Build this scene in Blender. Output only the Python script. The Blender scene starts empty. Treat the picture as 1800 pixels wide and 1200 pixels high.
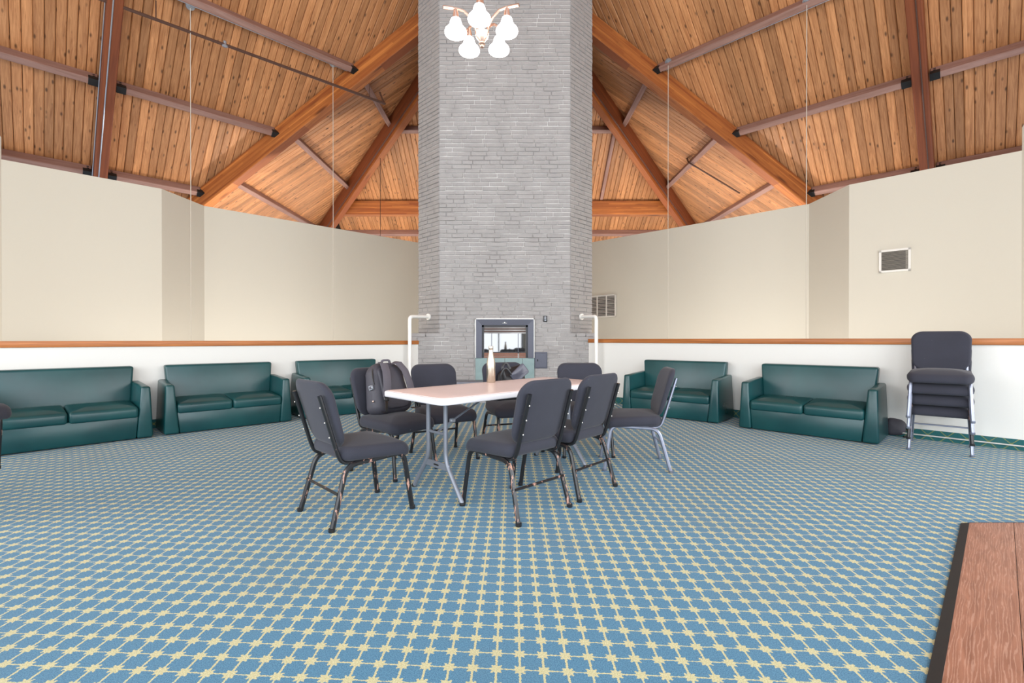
import bpy, bmesh, math, random
from mathutils import Vector, Matrix
random.seed(7)
scene = bpy.context.scene
col = scene.collection
PI = math.pi

# ------------------------------------------------------------------ camera
F, EYE, HY = 831.0, 1.115, 597.0          # focal length in px (1800 wide), eye height, horizon row
cam_d = bpy.data.cameras.new('camera')
cam_d.sensor_width = 36.0
cam_d.lens = 36.0 * F / 1800.0
cam_d.clip_start = 0.05
cam_d.clip_end = 200
cam = bpy.data.objects.new('camera', cam_d)
col.objects.link(cam)
cam.location = (0, 0, EYE)
cam.rotation_euler = (math.radians(90 - 0.207), 0, 0)
scene.camera = cam

# ------------------------------------------------------------------ world, daylight, exposure
world = bpy.data.worlds.new('world')
scene.world = world
world.use_nodes = True
bg = world.node_tree.nodes['Background']
bg.inputs[0].default_value = (0.75, 0.86, 1.0, 1)
bg.inputs[1].default_value = 1.0
# daylight coming in through the three tall windows of the gable behind the camera
WINDOWS = [(-5.2, 3.4), (-1.2, 3.4), (2.8, 3.4), (6.1, 2.2)]   # centre x, width
WIN_Z0, WIN_Z1, BACK_Y = 0.35, 6.2, -5.0
for i, (wx, ww) in enumerate(WINDOWS):
    ld = bpy.data.lights.new('window_daylight', 'AREA')
    ld.shape = 'RECTANGLE'
    ld.size = ww - 0.1
    ld.size_y = WIN_Z1 - WIN_Z0 - 0.1
    ld.energy = 300 * (ww / 3.6)
    ld.color = (0.93, 0.965, 1.0)
    lo = bpy.data.objects.new('window_daylight', ld)
    col.objects.link(lo)
    lo.location = (wx, BACK_Y + 0.02, (WIN_Z0 + WIN_Z1) / 2)
    lo.rotation_euler = (math.radians(90), 0, 0)
    lo.visible_camera = True
# and through the windows of the two side walls, beside and behind the camera
SIDE_WINDOWS = [(-2.6, 3.4), (1.4, 3.4)]       # centre y, width
SIDE_Z0, SIDE_Z1 = 0.5, 4.3
XL, XR = -8.21, 7.82                           # side walls
for wy, ww in SIDE_WINDOWS:
    for sx, wx in ((-1, XL), (1, XR)):
        ld = bpy.data.lights.new('side_window_daylight', 'AREA')
        ld.shape = 'RECTANGLE'
        ld.size = SIDE_Z1 - SIDE_Z0 - 0.1
        ld.size_y = ww - 0.1
        ld.energy = 250
        ld.color = (0.95, 0.97, 1.0)
        lo = bpy.data.objects.new('side_window_daylight', ld)
        col.objects.link(lo)
        lo.location = (wx - sx * 0.02, wy, (SIDE_Z0 + SIDE_Z1) / 2)
        lo.rotation_euler = (0, math.radians(90 * sx), 0)
vs = scene.view_settings
vs.view_transform = 'Standard'
vs.look = 'None'
vs.gamma = 1.0
vs.use_curve_mapping = False
vs.exposure = 0.3

# ------------------------------------------------------------------ small maths helpers
def ray(px, py):
    return Vector(((px - 900) / F, 1.0, (HY - py) / F))
def on_floor(px, py, z=0.0):
    d = (EYE - z) * F / (py - HY)
    return Vector(((px - 900) / F * d, d, z))
def at_depth(px, py, d):
    r = ray(px, py) * d
    return Vector((r.x, r.y, r.z + EYE))

# ------------------------------------------------------------------ object helpers
def tag(o, label=None, cat=None, group=None, kind=None):
    if label: o['label'] = label
    if cat: o['category'] = cat
    if group: o['group'] = group
    if kind: o['kind'] = kind
    return o
def empty(name, loc=(0, 0, 0), rz=0.0):
    o = bpy.data.objects.new(name, None)
    col.objects.link(o)
    o.location = loc
    o.rotation_euler = (0, 0, rz)
    o.empty_display_size = 0.1
    return o
def copy_tree(o, parent=None):
    c = o.copy()
    col.objects.link(c)
    c.parent = parent
    for ch in list(o.children):
        copy_tree(ch, c)
    return c

class MB:
    """collects vertices and faces of one mesh"""
    def __init__(s): s.v = []; s.f = []
    def add(s, vs_, fs):
        n = len(s.v)
        s.v += [Vector(p) for p in vs_]
        s.f += [tuple(i + n for i in f) for f in fs]
        return s
    def box(s, x0, x1, y0, y1, z0, z1):
        return s.hexa([(x0, y0, z0), (x1, y0, z0), (x1, y1, z0), (x0, y1, z0), (x0, y0, z1), (x1, y0, z1), (x1, y1, z1), (x0, y1, z1)])
    def hexa(s, c):
        return s.add(c, [(0, 3, 2, 1), (4, 5, 6, 7), (0, 1, 5, 4), (1, 2, 6, 5), (2, 3, 7, 6), (3, 0, 4, 7)])
    def rhexa(s, c, r, seg=3):
        """hexahedron with rounded edges"""
        bm = bmesh.new()
        vv = [bm.verts.new(p) for p in c]
        for f in [(0, 3, 2, 1), (4, 5, 6, 7), (0, 1, 5, 4), (1, 2, 6, 5), (2, 3, 7, 6), (3, 0, 4, 7)]:
            bm.faces.new([vv[i] for i in f])
        bmesh.ops.bevel(bm, geom=list(bm.edges), offset=r, segments=seg, profile=0.5, affect='EDGES', clamp_overlap=True)
        bm.verts.index_update()
        s.add([v.co.copy() for v in bm.verts], [[v.index for v in f.verts] for f in bm.faces])
        bm.free()
        return s
    def rbox(s, x0, x1, y0, y1, z0, z1, r, seg=3):
        return s.rhexa([(x0, y0, z0), (x1, y0, z0), (x1, y1, z0), (x0, y1, z0), (x0, y0, z1), (x1, y0, z1), (x1, y1, z1), (x0, y1, z1)], r, seg)
    def tube(s, path, r, n=8, rb=None, ref=None, cap=True):
        """sweep; r across, rb the other half-width (flat or oval tubes)"""
        path = [Vector(p) for p in path]
        rb = rb or r
        base = len(s.v)
        up = Vector(ref) if ref else Vector((0, 0, 1))
        last = None
        for i, p in enumerate(path):
            t = (path[min(i + 1, len(path) - 1)] - path[max(i - 1, 0)]).normalized()
            a = t.cross(up)
            if a.length < 0.05: a = last if last else t.cross(Vector((0, 1, 0.01)))
            a = (a - t * a.dot(t)).normalized()
            if last and a.dot(last) < 0: a = -a
            last = a
            b = t.cross(a)
            for k in range(n):
                q = 2 * PI * (k + 0.5) / n
                s.v.append(p + a * (r * math.cos(q)) + b * (rb * math.sin(q)))
        m = len(path)
        for i in range(m - 1):
            for k in range(n):
                k2 = (k + 1) % n
                s.f.append((base + i * n + k, base + i * n + k2, base + (i + 1) * n + k2, base + (i + 1) * n + k))
        if cap:
            s.f.append(tuple(base + k for k in range(n))[::-1])
            s.f.append(tuple(base + (m - 1) * n + k for k in range(n)))
        return s
    def bar(s, p0, p1, w, h, up=(0, 0, 1), drop=True):
        """rectangular beam from p0 to p1; its top face lies on the line when drop"""
        p0, p1, up = Vector(p0), Vector(p1), Vector(up)
        t = (p1 - p0).normalized()
        a = t.cross(up).normalized() * (w / 2)
        b = a.cross(t).normalized() * h
        if not drop: p0 = p0 + b / 2; p1 = p1 + b / 2
        return s.hexa([p0 - a - b, p0 + a - b, p1 + a - b, p1 - a - b, p0 - a, p0 + a, p1 + a, p1 - a])
    def lathe(s, prof, n=24, c=(0, 0, 0)):
        base = len(s.v)
        c = Vector(c)
        for (r, z) in prof:
            for k in range(n):
                a = 2 * PI * k / n
                s.v.append(c + Vector((r * math.cos(a), r * math.sin(a), z)))
        for i in range(len(prof) - 1):
            for k in range(n):
                k2 = (k + 1) % n
                s.f.append((base + i * n + k, base + i * n + k2, base + (i + 1) * n + k2, base + (i + 1) * n + k))
        if prof[0][0] > 1e-5: s.f.append(tuple(base + k for k in range(n))[::-1])
        if prof[-1][0] > 1e-5: s.f.append(tuple(base + (len(prof) - 1) * n + k for k in range(n)))
        return s
    def slab(s, w, h, r, t, e, nc=5, ne=4, crown=0.0, fmap=None):
        """cushion: rounded rectangle w x h (corner r), thickness t, edge radius e, optional crown, in xy; fmap bends it"""
        base = len(s.v)
        rings = []
        def rr(i):
            ww, hh, ri = w / 2 - i, h / 2 - i, max(r - i, 0.004)
            out = []
            for cx, cy, a0 in ((1, 1, 0), (-1, 1, PI / 2), (-1, -1, PI), (1, -1, 3 * PI / 2)):
                for k in range(nc + 1):
                    a = a0 + PI / 2 * k / nc
                    out.append((cx * (ww - ri) + ri * math.cos(a), cy * (hh - ri) + ri * math.sin(a)))
            return out
        levels = []
        for k in range(ne + 1):
            a = PI / 2 * k / ne
            levels.append((e * (1 - math.sin(a)), -t / 2 + e * (1 - math.cos(a))))
        for k in range(ne + 1):
            a = PI / 2 * (1 - k / ne)
            levels.append((e * (1 - math.sin(a)), t / 2 - e * (1 - math.cos(a))))
        m = 4 * (nc + 1)
        q = min(w, h) / 2
        inner = [0.25, 0.5, 0.75]
        def scaled(f): return [(x * (1 - f), y * (1 - f)) for x, y in rr(e)]
        allr = []
        for f in reversed(inner): allr.append((scaled(f), -t / 2 - crown * 0.4 * (1 - (1 - f) ** 2)))
        for i, z in levels: allr.append((rr(i), z))
        for f in inner: allr.append((scaled(f), t / 2 + crown * (1 - (1 - f) ** 2)))
        for pts, z in allr:
            for x, y in pts:
                p = Vector((x, y, z))
                s.v.append(fmap(p) if fmap else p)
        for i in range(len(allr) - 1):
            for k in range(m):
                k2 = (k + 1) % m
                s.f.append((base + i * m + k, base + i * m + k2, base + (i + 1) * m + k2, base + (i + 1) * m + k))
        for z, off, rev in ((-t / 2 - crown * 0.4, 0, True), (t / 2 + crown, (len(allr) - 1) * m, False)):
            p = Vector((0, 0, z))
            s.v.append(fmap(p) if fmap else p)
            ci = len(s.v) - 1
            for k in range(m):
                k2 = (k + 1) % m
                s.f.append((ci, base + off + k2, base + off + k) if rev else (ci, base + off + k, base + off + k2))
        return s
    def mesh(s, name, mat, smooth=40):
        me = bpy.data.meshes.new(name)
        me.from_pydata([tuple(p) for p in s.v], [], s.f)
        if mat: me.materials.append(mat)
        if smooth:
            me.polygons.foreach_set('use_smooth', [True] * len(me.polygons))
            me.set_sharp_from_angle(angle=math.radians(smooth))
        me.update()
        return me
    def build(s, name, mat, parent=None, smooth=40):
        o = bpy.data.objects.new(name, s.mesh(name, mat, smooth))
        col.objects.link(o)
        if parent: o.parent = parent
        return o

def fillet(path, rad, seg=5):
    path = [Vector(p) for p in path]
    out = [path[0]]
    for i in range(1, len(path) - 1):
        p, a, b = path[i], path[i - 1], path[i + 1]
        la, lb = (a - p).length, (b - p).length
        r = min(rad, la * 0.49, lb * 0.49)
        q0, q1 = p + (a - p).normalized() * r, p + (b - p).normalized() * r
        for k in range(seg + 1):
            t = k / seg
            out.append(q0 * (1 - t) ** 2 + p * 2 * t * (1 - t) + q1 * t * t)
    out.append(path[-1])
    return out

# ------------------------------------------------------------------ materials
class NT:
    def __init__(s, name):
        s.m = bpy.data.materials.new(name)
        s.m.use_nodes = True
        s.t = s.m.node_tree
        s.b = s.t.nodes['Principled BSDF']
    def n(s, typ, **kw):
        nd = s.t.nodes.new(typ)
        for k, v in kw.items(): setattr(nd, k, v)
        return nd
    def l(s, a, b): s.t.links.new(a, b)
    def val(s, sock, v):
        if hasattr(v, 'is_linked') or isinstance(v, bpy.types.NodeSocket): s.l(v, sock)
        else: sock.default_value = v
    def math(s, op, a, b=0.0, c=None, clamp=False):
        nd = s.n('ShaderNodeMath', operation=op)
        nd.use_clamp = clamp
        s.val(nd.inputs[0], a)
        s.val(nd.inputs[1], b)
        if c is not None: s.val(nd.inputs[2], c)
        return nd.outputs[0]
    def mix(s, fac, a, b, blend='MIX'):
        nd = s.n('ShaderNodeMix', data_type='RGBA', blend_type=blend)
        s.val(nd.inputs[0], fac)
        for i, c in ((6, a), (7, b)):
            if isinstance(c, tuple): nd.inputs[i].default_value = (*c, 1)
            else: s.l(c, nd.inputs[i])
        return nd.outputs[2]
    def coord(s, scale=(1, 1, 1), rnd=False, which='Object'):
        tc = s.n('ShaderNodeTexCoord')
        out = tc.outputs[which]
        if rnd:
            oi = s.n('ShaderNodeObjectInfo')
            mu = s.math('MULTIPLY', oi.outputs['Random'], 57.0)
            ad = s.n('ShaderNodeVectorMath', operation='ADD')
            s.l(out, ad.inputs[0]); s.l(mu, ad.inputs[1])
            out = ad.outputs[0]
        mp = s.n('ShaderNodeMapping')
        mp.inputs['Scale'].default_value = scale
        s.l(out, mp.inputs[0])
        return mp.outputs[0]
    def noise(s, vec, scale=5.0, detail=4.0, rough=0.55, dist=0.0):
        nd = s.n('ShaderNodeTexNoise')
        s.l(vec, nd.inputs['Vector'])
        nd.inputs['Scale'].default_value = scale
        nd.inputs['Detail'].default_value = detail
        nd.inputs['Roughness'].default_value = rough
        nd.inputs['Distortion'].default_value = dist
        return nd.outputs['Fac']
    def ramp(s, fac, p0, p1):
        nd = s.n('ShaderNodeMapRange')
        s.val(nd.inputs[0], fac)
        nd.inputs[1].default_value = p0
        nd.inputs[2].default_value = p1
        return nd.outputs[0]
    def bump(s, h, strength=0.3, dist=0.01):
        nd = s.n('ShaderNodeBump')
        nd.inputs['Strength'].default_value = strength
        nd.inputs['Distance'].default_value = dist
        s.l(h, nd.inputs['Height'])
        s.l(nd.outputs[0], s.b.inputs['Normal'])
    def rand(s):
        return s.n('ShaderNodeObjectInfo').outputs['Random']
    def set(s, color=None, rough=0.5, metal=0.0, spec=None):
        if color is not None:
            if isinstance(color, tuple): s.b.inputs['Base Color'].default_value = (*color, 1)
            else: s.l(color, s.b.inputs['Base Color'])
        s.val(s.b.inputs['Roughness'], rough)
        s.b.inputs['Metallic'].default_value = metal
        if spec is not None: s.b.inputs['Specular IOR Level'].default_value = spec
        return s

def srgb(r, g, b):
    def f(c):
        c /= 255.0
        return c / 12.92 if c <= 0.04045 else ((c + 0.055) / 1.055) ** 2.4
    return (f(r), f(g), f(b))

def plain(name, rgb, rough=0.5, metal=0.0, var=0.06, bump=0.0, scale=30.0, spec=None):
    m = NT(name)
    c = m.coord()
    nz = m.noise(c, scale, 5)
    dark = tuple(x * (1 - var) for x in rgb)
    lite = tuple(min(1, x * (1 + var)) for x in rgb)
    m.set(m.mix(nz, dark, lite), rough, metal, spec)
    if bump: m.bump(nz, bump, 0.004)
    return m.m

def wood(name, base, dark, knots=True, along=0.7, across=11.0, rough=0.55, var=0.35, lam=0.0, knot_scale=(3.4, 9.0, 9.0)):
    m = NT(name)
    c = m.coord((along, across, across), rnd=True)
    g = m.noise(c, 2.6, 6, 0.6, 1.2)
    c2 = m.coord((along * 2.0, across * 4, across * 4), rnd=True)
    g2 = m.noise(c2, 3.0, 3)
    colr = m.mix(m.ramp(g, 0.32, 0.72), base, dark)
    colr = m.mix(m.math('MULTIPLY', m.ramp(g2, 0.5, 0.75), 0.2), colr, dark)
    if knots:
        vo = m.n('ShaderNodeTexVoronoi')
        m.l(m.coord(knot_scale, rnd=True), vo.inputs['Vector'])
        vo.inputs['Scale'].default_value = 1.0
        k = m.ramp(vo.outputs['Distance'], 0.2, 0.08)
        colr = m.mix(m.math('MULTIPLY', k, 0.85), colr, tuple(x * 0.22 for x in dark))
    if lam:
        tc = m.n('ShaderNodeTexCoord')
        sep = m.n('ShaderNodeSeparateXYZ')
        m.l(tc.outputs['Object'], sep.inputs[0])
        lay = m.math('FLOOR', m.math('MULTIPLY', sep.outputs['Z'], 24.0))
        pos = m.math('FLOOR', m.math('ADD', m.math('MULTIPLY', sep.outputs['X'], 0.45), m.math('MULTIPLY', lay, 0.37)))
        wn = m.n('ShaderNodeTexWhiteNoise', noise_dimensions='2D')
        cb = m.n('ShaderNodeCombineXYZ')
        m.l(lay, cb.inputs[0]); m.l(pos, cb.inputs[1])
        m.l(cb.outputs[0], wn.inputs['Vector'])
        colr = m.mix(m.math('MULTIPLY', wn.outputs['Value'], lam), colr, dark)
    r = m.rand()
    v = m.math('ADD', m.math('MULTIPLY', r, var), 1.0 - var * 0.62)
    hs = m.n('ShaderNodeHueSaturation')
    m.l(colr, hs.inputs['Color'])
    m.l(v, hs.inputs['Value'])
    m.set(hs.outputs[0], rough)
    m.bump(g, 0.12, 0.01)
    return m.m

M = {}
M['plank'] = wood('knotty_pine_plank', srgb(210, 150, 100), srgb(158, 100, 58), var=0.46)
M['glulam'] = wood('glulam_orange_wood', srgb(214, 134, 64), srgb(140, 70, 26), along=0.25, across=5.0, var=0.12, lam=0.9, knot_scale=(0.8, 4, 4))
M['hip_wood'] = wood('hip_beam_wood', srgb(150, 80, 40), srgb(104, 48, 22), along=0.25, across=5.0, var=0.1, lam=0.4, knots=False)
M['purlin'] = wood('mauve_brown_purlin_wood', srgb(164, 128, 116), srgb(134, 96, 82), along=0.3, across=4.0, var=0.1, knots=False, rough=0.7)
M['cap_wood'] = wood('oak_cap', srgb(196, 122, 62), srgb(150, 84, 36), along=0.5, across=14.0, var=0.05, knots=False, rough=0.4)
M['backing'] = plain('dark_groove', (0.03, 0.015, 0.008), 0.9)
M['wall'] = plain('cream_wall_paint', srgb(214, 208, 193), 0.85, var=0.02, bump=0.03, scale=90)
M['half_wall'] = plain('off_white_half_wall_paint', srgb(232, 230, 224), 0.8, var=0.02, bump=0.03, scale=90)
M['pipe_white'] = plain('white_gloss_pipe_paint', srgb(244, 242, 236), 0.35, var=0.02)
M['black_bracket'] = plain('black_steel_bracket', (0.012, 0.012, 0.013), 0.5, 0.3)
M['dark_pipe'] = plain('brown_steel_pipe', srgb(84, 56, 44), 0.5, 0.2)
M['galv'] = plain('galvanised_steel', srgb(168, 172, 180), 0.4, 0.7)
M['cord'] = plain('white_cord', srgb(206, 198, 184), 0.6)
M['vinyl'] = None
M['chrome'] = plain('worn_grey_steel', srgb(150, 155, 172), 0.32, 0.75, var=0.25, scale=14)
M['table_steel'] = plain('grey_powder_coat', srgb(132, 136, 146), 0.4, 0.35, var=0.05)
M['table_rim'] = plain('white_plastic_rim', srgb(236, 234, 238), 0.4, var=0.02)
M['table_top'] = plain('pinkish_laminate', srgb(232, 208, 202), 0.32, var=0.03, scale=60)
M['screw'] = plain('nickel_screw', srgb(225, 222, 215), 0.3, 0.6)
M['nylon'] = plain('charcoal_nylon', srgb(66, 64, 72), 0.6, var=0.18, bump=0.2, scale=160)
M['strap'] = plain('charcoal_webbing', srgb(88, 84, 92), 0.7, var=0.15, bump=0.2, scale=220)
M['black_plastic'] = plain('black_plastic', (0.015, 0.015, 0.017), 0.35)
M['leather'] = plain('black_soft_leather', srgb(32, 31, 34), 0.38, var=0.2, bump=0.15, scale=60)
M['leather_grey'] = plain('slate_grey_lining', srgb(86, 86, 98), 0.35, var=0.12, bump=0.1, scale=40)
M['frame_dark'] = plain('slate_blue_steel', srgb(88, 90, 102), 0.45, 0.25, var=0.06)
M['frame_black'] = plain('black_firebox_steel', srgb(34, 34, 38), 0.4, 0.2)
M['copper'] = plain('copper_louvre', srgb(150, 104, 84), 0.35, 0.5, var=0.12)
M['louvre_dark'] = plain('dark_bronze_louvre', srgb(74, 54, 48), 0.3, 0.5, var=0.3, scale=3)
M['trim_light'] = plain('light_metal_edge', srgb(214, 212, 206), 0.4, 0.3)
M['slate_dark'] = plain('dark_slate', srgb(120, 122, 132), 0.5, var=0.12, scale=9)
M['vent_white'] = plain('white_vent_metal', srgb(232, 228, 220), 0.5, 0.05)
M['vent_grey'] = plain('warm_grey_vent_slat', srgb(150, 144, 134), 0.5, 0.1)
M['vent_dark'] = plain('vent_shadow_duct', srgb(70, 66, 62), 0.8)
M['rubber'] = plain('black_rubber_edge', srgb(40, 39, 41), 0.5, var=0.25, scale=8)
M['brass'] = plain('brushed_copper_nickel', srgb(222, 186, 168), 0.28, 0.85, var=0.05)
M['ext'] = plain('outside_ground', srgb(120, 130, 110), 0.9)
M['tag'] = plain('white_paper_tag', srgb(240, 240, 238), 0.7)

def mat_vinyl():
    m = NT('green_vinyl')
    c = m.coord((1, 1, 1), rnd=True)
    big = m.noise(c, 2.2, 3)
    fine = m.noise(c, 160, 2)
    colr = m.mix(m.ramp(big, 0.3, 0.7), srgb(15, 62, 66), srgb(22, 78, 80))
    sc = m.noise(c, 34, 6, 0.75)
    tc = m.n('ShaderNodeTexCoord')
    sep = m.n('ShaderNodeSeparateXYZ')
    m.l(tc.outputs['Object'], sep.inputs[0])
    low = m.ramp(sep.outputs['Z'], 0.2, 0.02)
    scuff = m.math('MULTIPLY', m.ramp(sc, 0.68, 0.74), m.math('MULTIPLY', low, 0.5, clamp=True))
    colr = m.mix(scuff, colr, srgb(150, 175, 170))
    m.set(colr, m.math('ADD', m.math('MULTIPLY', big, 0.12), 0.24))
    m.bump(fine, 0.06, 0.003)
    return m.m
M['vinyl'] = mat_vinyl()

def mat_fabric(name, rgb):
    m = NT(name)
    c = m.coord((1, 1, 1), rnd=True)
    w = m.noise(c, 260, 2)
    b = m.noise(c, 5, 3)
    lint = m.noise(c, 70, 2)
    colr = m.mix(w, tuple(x * 0.75 for x in rgb), tuple(x * 1.25 for x in rgb))
    colr = m.mix(m.math('MULTIPLY', m.ramp(b, 0.4, 0.75), 0.3), colr, tuple(x * 1.5 for x in rgb))
    colr = m.mix(m.math('MULTIPLY', m.ramp(lint, 0.76, 0.8), 0.5), colr, srgb(160, 160, 160))
    m.set(colr, 0.85)
    m.b.inputs['Sheen Weight'].default_value = 0.12
    m.b.inputs['Sheen Roughness'].default_value = 0.5
    m.bump(w, 0.25, 0.002)
    return m.m
M['fabric'] = mat_fabric('charcoal_chair_fabric', srgb(44, 45, 56))

def mat_chipped():
    m = NT('chipped_black_enamel')
    c = m.coord((40, 40, 9), rnd=True)
    nz = m.noise(c, 1.0, 5, 0.6)
    tc = m.n('ShaderNodeTexCoord')
    sep = m.n('ShaderNodeSeparateXYZ')
    m.l(tc.outputs['Object'], sep.inputs[0])
    hi = m.ramp(sep.outputs['Z'], 0.34, 0.46)
    thr = m.math('ADD', m.math('MULTIPLY', hi, 0.10), 0.60)
    chip = m.math('GREATER_THAN', nz, thr)
    colr = m.mix(chip, (0.012, 0.012, 0.014), srgb(176, 134, 118))
    m.set(colr, m.math('ADD', m.math('MULTIPLY', chip, 0.3), 0.28))
    return m.m
M['enamel'] = mat_chipped()

def mat_brick():
    m = NT('grey_painted_brick')
    c = m.coord((1, 1, 1), which='Object')
    geo = m.n('ShaderNodeNewGeometry')
    a = m.noise(geo.outputs['Position'], 6.0, 5)
    b = m.noise(geo.outputs['Position'], 55.0, 4)
    colr = m.mix(a, srgb(146, 142, 140), srgb(170, 166, 164))
    colr = m.mix(m.math('MULTIPLY', m.ramp(b, 0.55, 0.75), 0.35), colr, srgb(190, 186, 184))
    hs = m.n('ShaderNodeHueSaturation')
    m.l(colr, hs.inputs['Color'])
    m.l(m.math('ADD', m.math('MULTIPLY', m.rand(), 0.12), 0.94), hs.inputs['Value'])
    m.set(hs.outputs[0], 0.72)
    m.bump(b, 0.35, 0.006)
    return m.m
M['brick'] = mat_brick()
def mat_mortar():
    m = NT('painted_mortar')
    geo = m.n('ShaderNodeNewGeometry')
    a = m.noise(geo.outputs['Position'], 2.2, 4)
    m.set(m.mix(m.ramp(a, 0.35, 0.65), srgb(150, 146, 144), srgb(206, 203, 200)), 0.85)
    return m.m
M['mortar'] = mat_mortar()

def mat_tile():
    m = NT('green_grey_slate_tile')
    c = m.coord((1, 1, 1), rnd=True)
    a = m.noise(c, 4, 6, 0.6, 1.0)
    m.set(m.mix(a, srgb(112, 136, 136), srgb(150, 172, 170)), 0.4)
    m.bump(a, 0.1, 0.006)
    return m.m
M['tile'] = mat_tile()

def mat_carpet(name, s, ox, oy, skew, rotated=False, wall=False):
    m = NT(name)
    tc = m.n('ShaderNodeTexCoord')
    wob = m.n('ShaderNodeTexNoise')
    wob.inputs['Scale'].default_value = 160.0
    wob.inputs['Detail'].default_value = 2.0
    m.l(tc.outputs['Object'], wob.inputs['Vector'])
    sub = m.n('ShaderNodeVectorMath', operation='SUBTRACT')
    m.l(wob.outputs['Color'], sub.inputs[0]); sub.inputs[1].default_value = (0.5, 0.5, 0.5)
    scl = m.n('ShaderNodeVectorMath', operation='SCALE')
    m.l(sub.outputs[0], scl.inputs[0]); scl.inputs['Scale'].default_value = 0.011
    add = m.n('ShaderNodeVectorMath', operation='ADD')
    m.l(tc.outputs['Object'], add.inputs[0]); m.l(scl.outputs[0], add.inputs[1])
    sep = m.n('ShaderNodeSeparateXYZ')
    m.l(add.outputs[0], sep.inputs[0])
    x, y = sep.outputs['X'], sep.outputs['Z' if wall else 'Y']
    u = m.math('DIVIDE', m.math('SUBTRACT', x, ox), s)
    w = m.math('DIVIDE', m.math('SUBTRACT', m.math('ADD', y, m.math('MULTIPLY', x, skew)), oy), s)
    if rotated:
        u, w = m.math('ADD', u, w), m.math('SUBTRACT', u, w)
    du = m.math('SUBTRACT', u, m.math('ROUND', u))
    dw = m.math('SUBTRACT', w, m.math('ROUND', w))
    r = m.math('SQRT', m.math('ADD', m.math('MULTIPLY', du, du), m.math('MULTIPLY', dw, dw)))
    th = m.math('ARCTAN2', dw, du)
    edge = m.math('ADD', m.math('MULTIPLY', m.math('COSINE', m.math('MULTIPLY', th, 8.0)), 0.03 if wall else 0.055), 0.11 if wall else 0.255)
    star = m.math('LESS_THAN', r, edge)
    l1 = m.math('LESS_THAN', m.math('ABSOLUTE', du), 0.035 if wall else 0.048)
    l2 = m.math('LESS_THAN', m.math('ABSOLUTE', dw), 0.032)
    mask = m.math('MAXIMUM', star, m.math('MAXIMUM', l1, l2))
    fib = m.noise(tc.outputs['Object'], 420, 2)
    fib2 = m.noise(tc.outputs['Object'], 240, 3)
    big = m.noise(tc.outputs['Object'], 1.1, 4)
    blue = m.mix(m.ramp(fib2, 0.3, 0.7), srgb(50, 102, 134), srgb(98, 152, 184))
    yel = m.mix(m.ramp(fib2, 0.3, 0.7), srgb(178, 172, 124), srgb(224, 220, 178))
    if wall:
        blue = m.mix(m.ramp(fib2, 0.3, 0.7), srgb(38, 92, 96), srgb(56, 112, 114))
        yel = m.mix(m.ramp(fib2, 0.3, 0.7), srgb(120, 130, 84), srgb(140, 148, 100))
    colr = m.mix(mask, blue, yel)
    colr = m.mix(m.math('MULTIPLY', m.ramp(big, 0.52, 0.75), 0.22), colr, srgb(110, 112, 96))
    spot = m.noise(tc.outputs['Object'], 4.0, 3)
    colr = m.mix(m.math('MULTIPLY', m.ramp(spot, 0.70, 0.78), 0.25), colr, srgb(120, 100, 80))
    m.set(colr, 0.95, spec=0.1)
    m.b.inputs['Sheen Weight'].default_value = 0.15
    m.bump(fib, 0.5, 0.006)
    return m.m
M['carpet'] = mat_carpet('star_trellis_carpet', 0.0806, 0.027, 1.595, 0.062)
M['carpet_base'] = mat_carpet('trellis_carpet_base', 0.16, 0.0, 0.055, 0.0, rotated=True, wall=True)

def mat_dance():
    m = NT('vinyl_oak_board')
    c = m.coord((0.9, 7, 7), rnd=True)
    g = m.noise(c, 2.0, 7, 0.62, 2.2)
    wv = m.n('ShaderNodeTexWave')
    wv.wave_type = 'RINGS'
    m.l(m.coord((0.45, 5.0, 5.0), rnd=True), wv.inputs['Vector'])
    wv.inputs['Scale'].default_value = 9.0
    wv.inputs['Distortion'].default_value = 11.0
    wv.inputs['Detail'].default_value = 4.0
    wv.inputs['Detail Scale'].default_value = 1.2
    colr = m.mix(m.ramp(g, 0.3, 0.7), srgb(170, 118, 94), srgb(132, 86, 66))
    colr = m.mix(m.math('MULTIPLY', m.ramp(wv.outputs['Fac'], 0.7, 1.0), 0.45), colr, srgb(204, 164, 144))
    hs = m.n('ShaderNodeHueSaturation')
    m.l(colr, hs.inputs['Color'])
    m.l(m.math('ADD', m.math('MULTIPLY', m.rand(), 0.14), 0.92), hs.inputs['Value'])
    m.set(hs.outputs[0], 0.42)
    return m.m
M['dance'] = mat_dance()

def mat_glass_dark():
    m = NT('firebox_glass')
    m.set((0.02, 0.022, 0.025), 0.04)
    m.b.inputs['Specular IOR Level'].default_value = 0.5
    m.b.inputs['Coat Weight'].default_value = 1.0
    m.b.inputs['Coat IOR'].default_value = 2.0
    m.b.inputs['Coat Roughness'].default_value = 0.03
    return m.m
M['glass'] = mat_glass_dark()
def mat_steel_bottle():
    m = NT('champagne_brushed_steel')
    nz = m.noise(m.coord((300, 300, 2)), 1.0, 2)
    m.set(m.mix(nz, srgb(190, 180, 162), srgb(216, 206, 190)), 0.3, 0.95)
    return m.m
M['bottle'] = mat_steel_bottle()
def mat_shade():
    m = NT('lit_opal_glass')
    m.set((0.95, 0.92, 0.9), 0.3)
    m.b.inputs['Emission Color'].default_value = (1.0, 0.93, 0.88, 1)
    m.b.inputs['Emission Strength'].default_value = 9.0
    return m.m
M['shade'] = mat_shade()

# ================================================================== SETTING: floor and walls
LEFT_C, RIGHT_A, RIGHT_B = 10.49, Vector((1.42, 8.75)), Vector((5.12, 4.75))
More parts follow.
